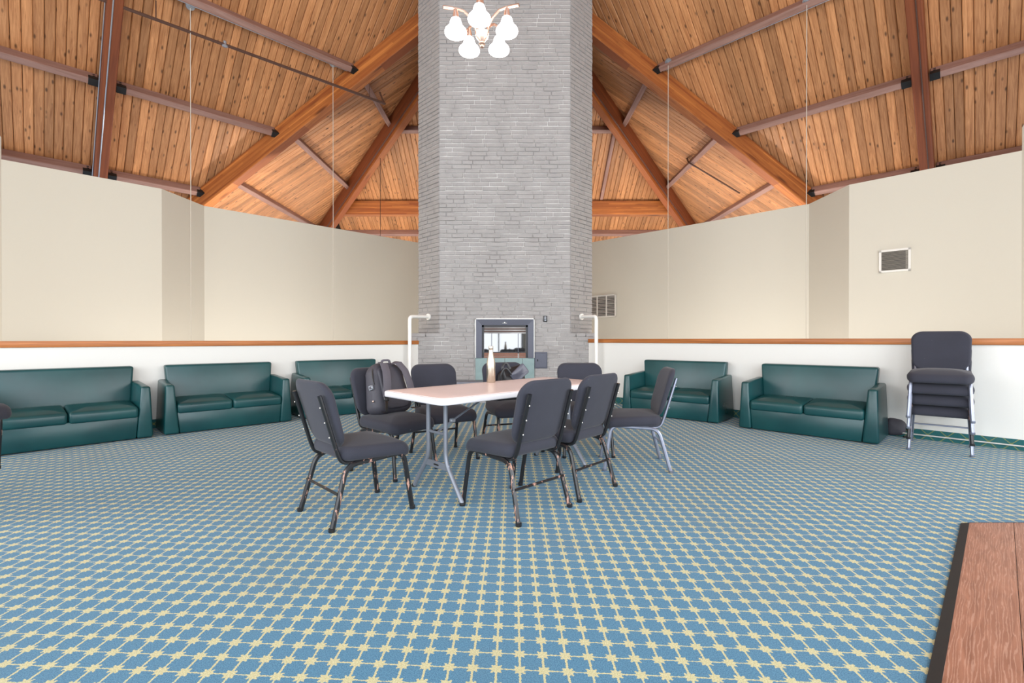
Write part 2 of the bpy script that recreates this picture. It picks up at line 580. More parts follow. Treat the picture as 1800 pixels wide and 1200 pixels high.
# floor (upper level), ends at the half walls
rd = (RIGHT_B - RIGHT_A).normalized()
def right_wall(t): return RIGHT_A + rd * t
def left_wall(t): return Vector((-1.737, 8.75)) + Vector((-1, -1)).normalized() * t
Rend = right_wall((XR - RIGHT_A.x) / rd.x)
Lend = left_wall((-1.737 - XL) * math.sqrt(2))
fl = MB()
poly = [(XL, BACK_Y), (XR, BACK_Y), (XR, Rend.y), (1.42, 8.75), (1.42, 9.3), (-1.737, 9.3), (-1.737, 8.75), (XL, Lend.y)]
n = len(poly)
fl.add([(x, y, 0) for x, y in poly] + [(x, y, -0.3) for x, y in poly],
       [tuple(range(n)), tuple(range(2 * n - 1, n - 1, -1))] + [(i, n + i, n + (i + 1) % n, (i + 1) % n) for i in range(n)])
tag(fl.build('floor', M['carpet'], smooth=None), 'blue carpet with a pale yellow star trellis pattern', kind='structure')
lf = MB().box(XL - 0.3, XR + 0.3, 2.5, 20.5, -3.3, -3.1)
tag(lf.build('floor_lower', M['slate_dark'], smooth=None), 'lower level floor beyond the half walls', kind='structure')

def wall_strip(name, pts, z0, z1, th, mat, side, label):
    """vertical wall along the plan polyline pts; thickness grows to 'side' (+1 left of travel, -1 right)"""
    mb = MB()
    P = [Vector(p) for p in pts]
    off = []
    for i, p in enumerate(P):
        t = (P[min(i + 1, len(P) - 1)] - P[max(i - 1, 0)]).normalized()
        off.append(p + Vector((-t.y, t.x)) * th * side)
    m = len(P)
    vs_ = [(p.x, p.y, z0) for p in P] + [(p.x, p.y, z1) for p in P] + [(p.x, p.y, z0) for p in off] + [(p.x, p.y, z1) for p in off]
    fs = []
    for i in range(m - 1):
        fs += [(i, i + 1, m + i + 1, m + i), (2 * m + i, 3 * m + i, 3 * m + i + 1, 2 * m + i + 1), (m + i, m + i + 1, 3 * m + i + 1, 3 * m + i), (i, 2 * m + i, 2 * m + i + 1, i + 1)]
    fs += [(0, m, 3 * m, 2 * m), (m - 1, 3 * m - 1, 4 * m - 1, 2 * m - 1)]
    mb.add(vs_, fs)
    return tag(mb.build(name, mat, smooth=None), label, kind='structure')

CAP_L, CAP_R = 1.100, 1.130
wall_strip('wall_left_low', [tuple(left_wall(0)), tuple(Lend)], -3.2, CAP_L - 0.07, 0.14, M['half_wall'], -1, 'off-white half wall behind the left row of sofas')
wall_strip('wall_right_low', [tuple(right_wall(0)), tuple(Rend)], -3.2, CAP_R - 0.07, 0.14, M['half_wall'], 1, 'off-white half wall behind the right row of sofas')
def cap(name, a, b, z, sgn, label):
    a, b = Vector(a), Vector(b)
    t = (b - a).normalized()
    nrm = Vector((-t.y, t.x)) * sgn
    L = (b - a).length
    ob = MB().rbox(0, L, -0.025, 0.165, -0.07, 0, 0.008, 2).build(name, M['cap_wood'])
    m = Matrix(((t.x, nrm.x, 0, a.x), (t.y, nrm.y, 0, a.y), (0, 0, 1, z), (0, 0, 0, 1)))
    if m.to_3x3().determinant() < 0:
        for v in ob.data.vertices: v.co.y *= -1
        ob.data.flip_normals()
        m = Matrix(((t.x, -nrm.x, 0, a.x), (t.y, -nrm.y, 0, a.y), (0, 0, 1, z), (0, 0, 0, 1)))
    ob.matrix_world = m
    return tag(ob, label, kind='structure')
cap('trim_1', left_wall(0), Lend, CAP_L, -1, 'oak cap rail on the left half wall')
cap('trim_2', right_wall(0), Rend, CAP_R, 1, 'oak cap rail on the right half wall')
def baseboard(name, a, b, sgn, label):
    a, b = Vector(a), Vector(b)
    t = (b - a).normalized()
    nrm = Vector((-t.y, t.x)) * sgn
    o = MB().box(0, (b - a).length, -0.012, -0.001, 0, 0.11).build(name, M['carpet_base'], smooth=None)
    if sgn < 0:
        for v in o.data.vertices: v.co.y *= -1
        o.data.flip_normals()
    yv = nrm if sgn > 0 else -nrm
    o.matrix_world = Matrix(((t.x, yv.x, 0, a.x), (t.y, yv.y, 0, a.y), (0, 0, 1, 0.001), (0, 0, 0, 1)))
    return tag(o, label, kind='structure')
baseboard('baseboard_left', left_wall(0.1), Lend, -1, 'green trellis carpet baseboard on the left half wall')
baseboard('baseboard_right', right_wall(0.1), Rend, 1, 'green trellis carpet baseboard on the right half wall')

HW = 2.9                                   # top of the tall walls above eye level
def wpt(px, py):                           # a point of the wall's top edge, in plan
    d = F * HW / (HY - py)
    return ((px - 900) / F * d, d)
KW = HW / 3.3
wl = [(XL, 8.66 * KW), (-7.66 * KW, 10.35 * KW), (-7.59 * KW, 11.67 * KW), (-1.3 * KW, 17.96 * KW)]
wr = [(XR, 8.26 * KW), (7.18 * KW, 10.08 * KW), (7.22 * KW, 11.50 * KW), (0.6 * KW, 18.12 * KW)]
wall_strip('wall_left', wl, -3.2, EYE + HW, 0.15, M['wall'], 1, 'tall cream wall beyond the left half wall')
wall_strip('wall_right', wr, -3.2, EYE + HW, 0.15, M['wall'], -1, 'tall cream wall beyond the right half wall')
def side_wall(name, x, th, y1, label):
    x0, x1 = sorted((x, x + th))
    top = EYE + HW + 0.35
    mb = MB()
    ys = [BACK_Y - 0.2]
    for wy, ww in SIDE_WINDOWS: ys += [wy - ww / 2, wy + ww / 2]
    ys.append(y1)
    for i in range(0, len(ys), 2): mb.box(x0, x1, ys[i], ys[i + 1], -3.2, top)
    for wy, ww in SIDE_WINDOWS:
        mb.box(x0, x1, wy - ww / 2, wy + ww / 2, -3.2, SIDE_Z0)
        mb.box(x0, x1, wy - ww / 2, wy + ww / 2, SIDE_Z1, top)
    # gable part up to the roof, which rises towards the camera
    g5 = [(BACK_Y, top), (y1, top), (5.0, 7.6), (2.0, 9.6), (BACK_Y, 6.5)]
    mb.add([(x0, y, z) for y, z in g5] + [(x1, y, z) for y, z in g5], [(0, 1, 2, 3, 4), (9, 8, 7, 6, 5)] + [(i, 5 + i, 5 + (i + 1) % 5, (i + 1) % 5) for i in range(5)])
    tag(mb.build(name, M['wall'], smooth=None), label, kind='structure')
    for i, (wy, ww) in enumerate(SIDE_WINDOWS):
        fr = MB()
        sg = -1 if th > 0 else 1
        a_, b_ = sorted((x + sg * 0.03, x + sg * 0.08))
        for y in (wy - ww / 2, wy - 0.03, wy + ww / 2 - 0.06): fr.box(a_, b_, y, y + 0.06, SIDE_Z0, SIDE_Z1)
        for z in (SIDE_Z0, 2.4, SIDE_Z1 - 0.06): fr.box(a_, b_, wy - ww / 2, wy + ww / 2, z, z + 0.06)
        tag(fr.build('window_%d' % (5 + i + (2 if x > 0 else 0)), M['frame_dark'], smooth=None), 'window frame in the side wall', kind='structure')
side_wall('wall_side_left', XL, -0.15, 8.66 * KW, 'cream side wall at the far left')
side_wall('wall_side_right', XR, 0.15, 8.26 * KW, 'cream side wall at the far right')
# gable wall behind the camera with its window openings
gb = MB()
edges = sorted(sum([[wx - ww / 2, wx + ww / 2] for wx, ww in WINDOWS], [XL - 0.15, XR + 0.15]))
for i in range(0, len(edges), 2):
    gb.box(edges[i], edges[i + 1], BACK_Y - 0.2, BACK_Y, -0.3, 10.5)
for wx, ww in WINDOWS:
    gb.box(wx - ww / 2, wx + ww / 2, BACK_Y - 0.2, BACK_Y, -0.3, WIN_Z0)
    gb.box(wx - ww / 2, wx + ww / 2, BACK_Y - 0.2, BACK_Y, WIN_Z1, 10.5)
tag(gb.build('wall_back', M['wall'], smooth=None), 'gable wall behind the camera', kind='structure')
for i, (wx, ww) in enumerate(WINDOWS):
    fr = MB()
    for x in (wx - ww / 2, wx - ww / 6 - 0.03, wx + ww / 6 - 0.03, wx + ww / 2 - 0.06):
        fr.box(x, x + 0.06, BACK_Y + 0.03, BACK_Y + 0.09, WIN_Z0, WIN_Z1)
    for z in (WIN_Z0, 2.3, 4.2, WIN_Z1 - 0.06):
        fr.box(wx - ww / 2, wx + ww / 2, BACK_Y + 0.03, BACK_Y + 0.09, z, z + 0.06)
    tag(fr.build('window_%d' % (i + 1), M['frame_dark'], smooth=None), 'window frame in the gable behind the camera', kind='structure')

# ================================================================== ROOF
DA, XA, ZA = 10.2, -0.147, EYE + 8.46      # apex, over the chimney
S1, S2 = 0.80, 0.66                        # slopes of the big side planes and of the wing behind
RV = math.sqrt(2) * S2 / S1 - 1            # plan direction of the valleys: (1, RV)
RC = -8.2                                  # centre of the pyramid over the room, relative to the apex
GE = 7.6
SQ = math.sqrt(2)
def zr(g): return ZA - S1 * g
def P_side(sgn, g, c, dz=0.0):             # big side planes: g down the slope in plan, c along the contour
    x, d = (g + c) / SQ, (g - c) / SQ
    return Vector((XA + sgn * x, DA + d, zr(g) + dz))
def P_wing(sgn, x, d, dz=0.0): return Vector((XA + sgn * x, DA + d, ZA - S2 * x + dz))
def P_back(x, d, dz=0.0): return Vector((XA + x, DA + d, ZA - S2 * d + dz))
def ray_side(sgn, px, py, dz=0.0):         # where the line of sight meets a side plane, as (g, c)
    r = ray(px, py)
    k = S1 / SQ
    # z = ZA+dz - k*(sgn*(x-XA) + d-DA)
    t = (ZA + dz - EYE + k * (sgn * XA + DA)) / (r.z + k * (sgn * r.x + 1))
    x, d = sgn * (r.x * t - XA), t - DA
    return ((x + d) / SQ, (x - d) / SQ)

ceil_b = MB()
def quad_up(pts, lift=0.05):
    b = [Vector(p) + Vector((0, 0, lift)) for p in pts]
    t = [Vector(p) + Vector((0, 0, lift + 0.12)) for p in pts]
    k = len(b)
    ceil_b.add(b + t, [tuple(range(k))[::-1], tuple(range(k, 2 * k))] + [(i, (i + 1) % k, k + (i + 1) % k, k + i) for i in range(k)])
kv = (1 + RV) / (1 - RV)
CMAX = 14.5
for sg in (1, -1):
    cv = GE / kv
    c_r = -RC / SQ                          # where ridge and front hip meet, g=-c
    pts = [P_side(sg, 0, 0), P_side(sg, GE, cv), P_side(sg, GE, CMAX), P_side(sg, CMAX - 2 * c_r, CMAX), P_side(sg, -c_r, c_r)]
    quad_up(pts)
    # front pair, mirrored about the pyramid's centre line
    yc = DA + RC
    quad_up([Vector((p.x, 2 * yc - p.y, p.z)) for p in (P_side(sg, -c_r, c_r), P_side(sg, CMAX - 2 * c_r, CMAX), P_side(sg, GE, CMAX), P_side(sg, GE, c_r * 1.0))])
    quad_up([P_wing(sg, 0, 0), P_wing(sg, 8.8, 8.8), P_wing(sg, 10, 8.8), P_wing(sg, 10, 10 * RV)])
quad_up([P_back(0, 0), P_back(8.8, 8.8), P_back(-8.8, 8.8)])
ceiling = tag(ceil_b.build('ceiling', M['backing'], smooth=None), 'vaulted ceiling of knotty pine boards', kind='structure')

PW = 0.1375
def plank(corners, nrm_hint=(0, 0, -1)):
    """one board: corners a0,a1 (one long edge) b0,b1 (the other); own frame along its length"""
    a0, a1, b0, b1 = [Vector(p) for p in corners]
    xax = ((a1 - a0) if (a1 - a0).length > (b1 - b0).length else (b1 - b0)).normalized()
    nrm = xax.cross(b0 - a0 if (b0 - a0).cross(xax).length > (b1 - a1).cross(xax).length else b1 - a1).normalized()
    if nrm.z < 0: nrm = -nrm
    yax = nrm.cross(xax)
    mw = Matrix(((xax.x, yax.x, nrm.x, a0.x), (xax.y, yax.y, nrm.y, a0.y), (xax.z, yax.z, nrm.z, a0.z), (0, 0, 0, 1)))
    inv = mw.inverted()
    q = [inv @ p for p in (a0, a1, b1, b0)]
    dz = random.uniform(-0.004, 0.004)
    mb = MB()
    cx = sum((p for p in q), Vector()) / 4
    low = []
    for p in q:
        low.append(Vector((p.x, p.y + (0.012 if p.y < cx.y else -0.012), -0.012 + dz)))
    mid = [Vector((p.x, p.y, 0.0 + dz)) for p in q]
    top = [Vector((p.x, p.y, 0.04)) for p in q]
    fs = [(0, 1, 2, 3), (8, 11, 10, 9)]
    for i in range(4):
        j = (i + 1) % 4
        fs += [(i, 4 + i, 4 + j, j), (4 + i, 8 + i, 8 + j, 4 + j)]
    mb.add(low + mid + top, fs)
    o = mb.build('plank', M['plank'], ceiling, smooth=None)
    bm = bmesh.new(); bm.from_mesh(o.data); bmesh.ops.recalc_face_normals(bm, faces=bm.faces); bm.to_mesh(o.data); bm.free()
    o.matrix_world = mw
    return o
GAP = 0.006
def side_span(c):
    lo = max(-c, c + RC * SQ)
    return lo, min(GE, c * kv)
for sg in (1, -1):
    c = 0.02
    while c < 9.6:
        c0, c1 = c + GAP / 2, c + PW - GAP / 2
        (l0, h0), (l1, h1) = side_span(c0), side_span(c1)
        if h0 > l0 + 0.05:
            plank([P_side(sg, l0, c0), P_side(sg, h0, c0), P_side(sg, l1, c1), P_side(sg, h1, c1)])
        c += PW
    q = 0.02
    while q < 7.9:
        q0, q1 = q + GAP / 2, q + PW - GAP / 2
        e0, e1 = min(q0 / RV, 9.2), min(q1 / RV, 9.2)
        if e1 > q1 + 0.05:
            plank([P_wing(sg, q0, q0), P_wing(sg, e0, q0), P_wing(sg, q1, q1), P_wing(sg, e1, q1)])
        q += PW
q = -6.0
while q < 6.0:
    q0, q1 = q + GAP / 2, q + PW - GAP / 2
    plank([P_back(q0, abs(q0)), P_back(q0, 8.4), P_back(q1, abs(q1)), P_back(q1, 8.4)])
    q += PW
# boards farther towards the camera, out of the photograph
rest = MB()
for sg in (1, -1):
    c_r = -RC / SQ
    rest.add([P_side(sg, side_span(9.62)[0], 9.62, -0.01), P_side(sg, GE, 9.62, -0.01), P_side(sg, GE, CMAX, -0.01), P_side(sg, CMAX - 2 * c_r, CMAX, -0.01)], [(0, 1, 2, 3)])
    yc = DA + RC
    rest.add([Vector((p.x, 2 * yc - p.y, p.z - 0.01)) for p in (P_side(sg, -c_r, c_r), P_side(sg, CMAX - 2 * c_r, CMAX), P_side(sg, GE, CMAX), P_side(sg, GE, c_r))], [(0, 1, 2, 3)])
tag(rest.build('plank_field', M['plank'], ceiling, smooth=None), kind='stuff')

def beam_object(name, mat, p0, p1, w, h, label, group=None, cat='beam', up=(0, 0, 1)):
    """beam with its own frame: x along the beam, z up, top face through p0-p1"""
    p0, p1 = Vector(p0), Vector(p1)
    x = (p1 - p0).normalized()
    y = Vector(up).cross(x).normalized()
    z = x.cross(y)
    o = MB().rbox(0, (p1 - p0).length, -w / 2, w / 2, -h, 0, 0.012, 1).build(name, mat, smooth=None)
    o.matrix_world = Matrix(((x.x, y.x, z.x, p0.x), (x.y, y.y, z.y, p0.y), (x.z, y.z, z.z, p0.z), (0, 0, 0, 1)))
    if label: tag(o, label, cat, group)
    return o
side_word = {1: 'right', -1: 'left'}
for sg in (1, -1):
    S = side_word[sg]
    # valley beam between the side plane and the wing behind
    g1 = 7.3
    b = beam_object('valley_beam', M['glulam'], P_side(sg, 0.6 * kv, 0.6, -0.02), P_side(sg, g1, g1 / kv, -0.02), 0.24, 0.42,
                    'broad orange laminated beam running down from the chimney top to the %s wall' % S)
    # hip beam of the wing behind the chimney
    b = beam_object('hip_beam', M['hip_wood'], P_wing(sg, 0.9, 0.9, -0.02), P_wing(sg, 8.2, 8.2, -0.02), 0.24, 0.5,
                    'dark red-brown hip beam just %s of the chimney, behind the orange beam' % S)
    st = MB().box(0.2, 10.4, -0.09, 0.09, -0.60, -0.50).build('bottom_chord', M['glulam'], b, smooth=None)
    cd = MB().tube([(0.2, -0.13 * sg, -0.49), (10.4, -0.13 * sg, -0.49)], 0.014, 6).build('conduit', M['dark_pipe'], b)
    # rafter along the slope of the side plane
    gg, cc = ray_side(sg, 1612 if sg > 0 else 196, 60)
    raf = beam_object('rafter', M['hip_wood'], P_side(sg, max(-cc, cc + RC * SQ) + 0.2, cc, -0.02), P_side(sg, 7.4, cc, -0.02), 0.22, 0.36,
                      'upright-looking red-brown rafter on the far %s of the ceiling' % S)
    L = raf.dimensions.x
    MB().tube([(0.1, -0.03 * sg, -0.377), (L - 0.1, -0.03 * sg, -0.372)], 0.011, 6).build('conduit', M['galv'] if sg < 0 else M['dark_pipe'], raf)
    if sg < 0: MB().tube([(0.1, -0.125 * sg, -0.25), (L - 0.1, -0.121 * sg, -0.25)], 0.010, 6).build('conduit', M['galv'], raf)
    # purlins on the side plane, in two bays
    slope_n = Vector((sg * S1 / SQ, S1 / SQ, 1)).normalized()
    rows = [(2.82, 'upper'), (4.42, 'middle'), (6.02, 'lowest')]
    for g, row in rows:
        cv = g / kv
        for (ca, cb, bay) in ((cv + 0.02, cc - 0.13, 'between valley beam and rafter'), (cc + 0.13, cc + 3.4, 'outside the rafter')):
            if row == 'upper' and bay.startswith('outside'): continue
            a, bb = P_side(sg, g, ca, -0.02), P_side(sg, g, cb, -0.02)
            pu = beam_object('purlin', M['purlin'], a, bb, 0.12, 0.22, '%s mauve-brown purlin on the %s ceiling, %s' % (row, S, bay), 'purlins across the sloping ceiling', up=slope_n)
            Lp = (bb - a).length
            for x0, x1 in ((-0.004, 0.14), (Lp - 0.14, Lp + 0.004)):
                MB().box(x0, x1, -0.068, 0.068, -0.228, -0.13).build('bracket', M['black_bracket'], pu, smooth=None)
            if row == 'upper': MB().tube([(0.2, -0.068 * -sg, -0.19), (Lp - 0.2, -0.068 * -sg, -0.19)], 0.010, 6).build('conduit', M['galv'], pu)
            for xb in (0.06, Lp - 0.06):
                for zb in (-0.06, -0.11):
                    for yb in (0.06, -0.06):
                        MB().rbox(xb - 0.018, xb + 0.018, yb - 0.006, yb + 0.006, zb - 0.014, zb + 0.014, 0.004, 1).build('bolt', M['black_bracket'], pu)
    wing_n = Vector((sg * S2, 0, 1)).normalized()
    for x, row in ((3.4, 'short upper'), (5.2, 'middle'), (6.75, 'long lower')):
        a, bb = P_wing(sg, x, x * RV + 0.1, -0.02), P_wing(sg, x, x - 0.1, -0.02)
        pu = beam_object('purlin', M['purlin'], a, bb, 0.12, 0.2, '%s purlin on the pale boards behind the %s orange beam' % (row, S), 'purlins across the sloping ceiling', up=wing_n)
        Lp = (bb - a).length
        MB().box(Lp - 0.14, Lp + 0.003, -0.066, 0.066, -0.207, -0.12).build('bracket', M['black_bracket'], pu, smooth=None)
back_n = Vector((0, S2, 1)).normalized()
beam_object('collar_beam', M['glulam'], P_back(-5.75, 5.75, -0.02), P_back(5.75, 5.75, -0.02), 0.3, 0.46, 'level orange laminated beam behind the chimney', up=(0, 0, 1))
beam_object('purlin', M['purlin'], P_back(-6.8, 6.85, -0.02), P_back(6.8, 6.85, -0.02), 0.12, 0.22, 'lowest level purlin behind the chimney, above the walls', 'purlins across the sloping ceiling', up=back_n)
beam_object('purlin', M['purlin'], P_back(-3.4, 3.5, -0.02), P_back(3.4, 3.5, -0.02), 0.12, 0.2, 'highest level purlin behind the chimney', 'purlins across the sloping ceiling', up=back_n)

beam_object('rafter', M['purlin'], P_back(3.12, 3.6, -0.02), P_back(3.12, 5.6, -0.02), 0.1, 0.12, 'short upright strut on the boards just right of the chimney', up=back_n)
# sprinkler pipes
gA, cA = ray_side(-1, 165, -5, -0.35)
pA = P_side(-1, gA, cA, -0.35)
rr_ = ray(677, 183)
k_ = 10.5
pB = Vector((rr_.x * k_, k_, EYE + rr_.z * k_))
sp = tag(MB().tube([pA, pB], 0.027, 8).build('sprinkler_pipe', M['dark_pipe']), 'thin dark sprinkler pipe slanting across the left ceiling', 'pipe')
for f_, L_ in ((0.17, 0.33), (0.38, 0.0), (0.93, 0.3)):
    p = pA.lerp(pB, f_)
    if L_: MB().tube([p, p + Vector((0, 0, L_))], 0.009, 6).build('hanger_rod', M['dark_pipe'], sp)
    else: MB().lathe([(0.02, -0.1), (0.05, -0.09), (0.05, -0.07), (0.025, -0.06), (0.03, 0.0), (0.0, 0.03)], 10, p + Vector((0, 0, 0.06))).build('sprinkler_head', M['galv'], sp)
MB().tube(fillet([pB, pB + Vector((-0.06, 0.05, 0.1)), pB + Vector((-0.14, 0.1, 0.3))], 0.05), 0.022, 6).build('elbow', M['dark_pipe'], sp)
def wing_hit(sg, px, py, dz):
    r = ray(px, py)
    t = (ZA + dz - EYE + S2 * sg * XA) / (r.z + S2 * sg * r.x)
    return Vector((r.x * t, t, EYE + r.z * t))
path = [wing_hit(1, 1207, 279, -0.02), wing_hit(1, 1210, 286, -0.3), wing_hit(1, 1222, 293, -0.34), wing_hit(1, 1300, 340, -0.34)]
tag(MB().tube(fillet(path, 0.08), 0.022, 6).build('sprinkler_pipe', M['dark_pipe']), 'short hooked sprinkler pipe on the pale boards right of the chimney', 'pipe')

# pendant cords hanging from the upper purlins into the stair well
for px, py, S, w in ((336, 12, -1, 'leftmost white cord hanging from a round plate on the left ceiling'), (586, 113, -1, 'white cord hanging in front of the left orange beam'),
                     (1174, 110, 1, 'white cord hanging in front of the right orange beam'), (1417, 3, 1, 'rightmost white cord hanging from a round plate on the right ceiling')):
    g, c = ray_side(S, px, py, -0.22)
    p = P_side(S, g, c, -0.22)
    root = empty('pendant_cord', (p.x, p.y, p.z))
    tag(root, w, 'cord', 'pendant cords')
    cpl = MB().lathe([(0.0, -0.04), (0.02, -0.04), (0.022, -0.025), (0.068, -0.018), (0.074, -0.005), (0.074, 0.03), (0.0, 0.03)], 20).build('ceiling_plate', M['galv'], root)
    cpl.rotation_euler = Vector((S * S1 / SQ, S1 / SQ, 1)).to_track_quat('Z', 'Y').to_euler()
    MB().tube([(0, 0, -0.04), (0, 0, -(p.z + 0.1))], 0.0065, 6).build('cord', M['cord'], root)
    zb = -(p.z + 0.1)
    MB().lathe([(0.02, zb + 0.06), (0.035, zb), (0.045, zb - 0.08), (0.03, zb - 0.12)], 20).build('lamp_shade', M['vent_white'], root)
    MB().lathe([(0.0, zb - 0.30), (0.06, zb - 0.285), (0.1, zb - 0.23), (0.1, zb - 0.19), (0.06, zb - 0.13), (0.0, zb - 0.12)], 16).build('globe', M['shade'], root)
    pl = bpy.data.lights.new('pendant_lamp', 'POINT')
    pl.energy = 85
    pl.color = (1.0, 0.96, 0.90)
    pl.shadow_soft_size = 0.14
    po = bpy.data.objects.new('pendant_lamp', pl)
    col.objects.link(po)
    po.location = (p.x, p.y, p.z + zb - 0.48)

# the far cord, hanging behind the left tall wall
root = empty('pendant_cord', (-3.87, 13.9, ZA - S2 * 3.72 - 0.6))
tag(root, 'thin dark cord hanging beside the chimney behind the left tall wall', 'cord', 'pendant cords')
MB().tube([(0, 0, 0.1), (0, 0, -3.0)], 0.008, 6).build('cord', M['dark_pipe'], root)
MB().lathe([(0.0, 0.1), (0.05, 0.1), (0.05, 0.04), (0.02, 0.0)], 12).build('ceiling_plate', M['dark_pipe'], root)
MB().lathe([(0.0, -3.2), (0.06, -3.19), (0.1, -3.12), (0.1, -3.08), (0.06, -3.02), (0.0, -3.0)], 16).build('globe', M['shade'], root)
# added uplights, out of view behind the tall walls, to brighten the roof boards
for k, (x, y, sx) in enumerate(((-5.55, 11.75, -1), (-3.2, 14.1, -1), (5.2, 11.65, 1), (2.9, 14.0, 1))):
    sc_ = empty('fill_uplight', (x, y, 2.6), -sx * PI / 4 + (0 if sx > 0 else 0))
    tag(sc_, '%s added fill uplight on the far side of the %s tall wall' % (['outer', 'inner'][k % 2], 'left' if sx < 0 else 'right'), 'fill lamp', 'added fill uplights behind the tall walls')
    MB().lathe([(0.03, -0.08), (0.06, -0.06), (0.13, 0.06), (0.12, 0.06), (0.05, -0.05), (0.0, -0.05)], 18, (0, 0.14, 0)).build('bowl', M['vent_white'], sc_)
    MB().rbox(-0.05, 0.05, 0.0, 0.03, -0.1, 0.06, 0.01, 2).build('back_plate', M['vent_white'], sc_)
    pl = bpy.data.lights.new('fill_uplight_lamp', 'POINT')
    pl.energy = 170
    pl.color = (1.0, 0.95, 0.88)
    pl.shadow_soft_size = 0.08
    po = bpy.data.objects.new('fill_uplight_lamp', pl)
    col.objects.link(po)
    po.parent = sc_
    po.location = (0, 0.14, 0.16)

# ================================================================== CHIMNEY
FD = 8.75                                   # depth of its front face
CX0, CX1, CH = -1.348, 1.085, 0.48
BX0, BX1, BZ = -1.895, 1.548, 1.262         # wide base block
HZ = 0.37                                   # hearth top
CTOP = 12.2
REC = 0.012
core = MB()
def prism(mb, pts, z0, z1):
    k = len(pts)
    mb.add([(x, y, z0) for x, y in pts] + [(x, y, z1) for x, y in pts],
           [tuple(range(k))[::-1], tuple(range(k, 2 * k))] + [(i, (i + 1) % k, k + (i + 1) % k, k + i) for i in range(k)])
prism(core, [(CX0 + REC, FD + REC), (CX1 - REC, FD + REC), (CX1 + CH - REC, FD + CH + REC), (CX1 + CH - REC, 11.2), (CX1, 11.7), (CX0, 11.7), (CX0 - CH + REC, 11.2), (CX0 - CH + REC, FD + CH + REC)], BZ - 0.06, CTOP)
prism(core, [(BX0 + REC, FD + REC), (BX1 - REC, FD + REC), (BX1 - REC, 11.0), (BX0 + REC, 11.0)], -3.2, BZ - 0.06)
chimney = tag(core.build('chimney', M['mortar'], smooth=None), 'tall grey painted brick chimney with chamfered corners', 'chimney')
brick_t = MB()
# unit brick: x 0..1, y 0 (front) .. 1 (back), z 0..1, front face slightly smaller
bx, bz = 0.022, 0.10
brick_t.add([(bx, 0, bz), (1 - bx, 0, bz), (1 - bx, 0, 1 - bz), (bx, 0, 1 - bz), (0, 0.28, 0), (1, 0.28, 0), (1, 0.28, 1), (0, 0.28, 1), (0, 1, 0), (1, 1, 0), (1, 1, 1), (0, 1, 1)],
            [(0, 1, 2, 3), (0, 4, 5, 1), (1, 5, 6, 2), (2, 6, 7, 3), (3, 7, 4, 0), (4, 8, 9, 5), (5, 9, 10, 6), (6, 10, 11, 7), (7, 11, 8, 4)])
brick_me = brick_t.mesh('brick', M['brick'], 25)
COURSE = 0.0796
bricks = []
rnd = random.Random(11)
OPEN = (-0.70, 0.42, HZ, 1.515)             # fireplace and tile apron in the front face
def courses(o, dirv, nrm, length, z0, z1, quoin=False):
    o, dirv, nrm = Vector(o), Vector(dirv), Vector(nrm)
    nrow = int((z1 - z0) / COURSE + 0.5)
    for r in range(nrow):
        z = z0 + r * COURSE
        x = 0.0
        first = True
        while x < length - 0.03:
            L = rnd.choice([0.19, 0.27, 0.30, 0.30, 0.33, 0.38]) * rnd.uniform(0.93, 1.07)
            if first: L = (0.12 if r % 2 else 0.26) * rnd.uniform(0.9, 1.2)
            first = False
            if length - x - L < 0.12: L = length - x
            segs = [(x, x + L)]
            if abs(dirv.y) < 0.01 and abs(o.y - FD) < 0.05:
                xa, xb = o.x + x, o.x + x + L
                zc = z + COURSE / 2
                if OPEN[2] - 0.03 < zc < OPEN[3]:
                    segs = []
                    if xa < OPEN[0] - 0.02: segs.append((x, min(x + L, OPEN[0] - o.x)))
                    if xb > OPEN[1] + 0.02: segs.append((max(x, OPEN[1] - o.x), x + L))
            for a, b in segs:
                if b - a < 0.03: continue
                pr = rnd.uniform(-0.004, 0.004)
                bricks.append((o + dirv * (a + 0.004), dirv, nrm, b - a - 0.008, z + 0.004 + rnd.uniform(-0.0015, 0.0015), COURSE - 0.008 + rnd.uniform(-0.002, 0.001), pr))
            x += L
courses((BX0, FD, 0), (1, 0, 0), (0, -1, 0), BX1 - BX0, HZ, BZ - 0.02)
NB = int((BZ - 0.02 - HZ) / COURSE + 0.5)
ZU = HZ + NB * COURSE
courses((CX0, FD, 0), (1, 0, 0), (0, -1, 0), CX1 - CX0, ZU, 9.2)
s2 = 1 / SQ
chl = CH * SQ
courses((CX0 - CH, FD + CH, 0), (s2, -s2, 0), (-s2, -s2, 0), chl, ZU, 9.2)
courses((CX1, FD, 0), (s2, s2, 0), (s2, -s2, 0), chl, ZU, 9.2)
courses((CX0 - CH, 10.6, 0), (0, -1, 0), (-1, 0, 0), 10.6 - FD - CH, ZU, 9.2)
courses((CX1 + CH, FD + CH, 0), (0, 1, 0), (1, 0, 0), 10.6 - FD - CH, ZU, 9.2)
courses((BX0, 9.35, 0), (0, -1, 0), (-1, 0, 0), 0.6, HZ, BZ - 0.02)
courses((BX1, FD, 0), (0, 1, 0), (1, 0, 0), 0.6, HZ, BZ - 0.02)
def brick_matrix(b):
    o, dv, nr, L, z, h, pr = b
    o = o + nr * pr
    back = -nr * 0.055
    return Matrix(((dv.x * L, back.x, 0, o.x), (dv.y * L, back.y, 0, o.y), (0, 0, h, z), (0, 0, 0, 1)))
def shown(b):
    o, dv, nr, L, z, h, pr = b
    p = o + dv * L / 2
    v = Vector((p.x, p.y, z - EYE))
    face = max(0.0, -(nr.x * v.x + nr.y * v.y) / v.length)
    s_ = L * h * face / v.length_squared
    if z < 0.75: s_ *= 0.3
    return s_
bricks.sort(key=shown, reverse=True)
for b in bricks[:300]:
    o = bpy.data.objects.new('brick', brick_me)
    col.objects.link(o)
    o.parent = chimney
    o.matrix_local = brick_matrix(b)
rest = MB()
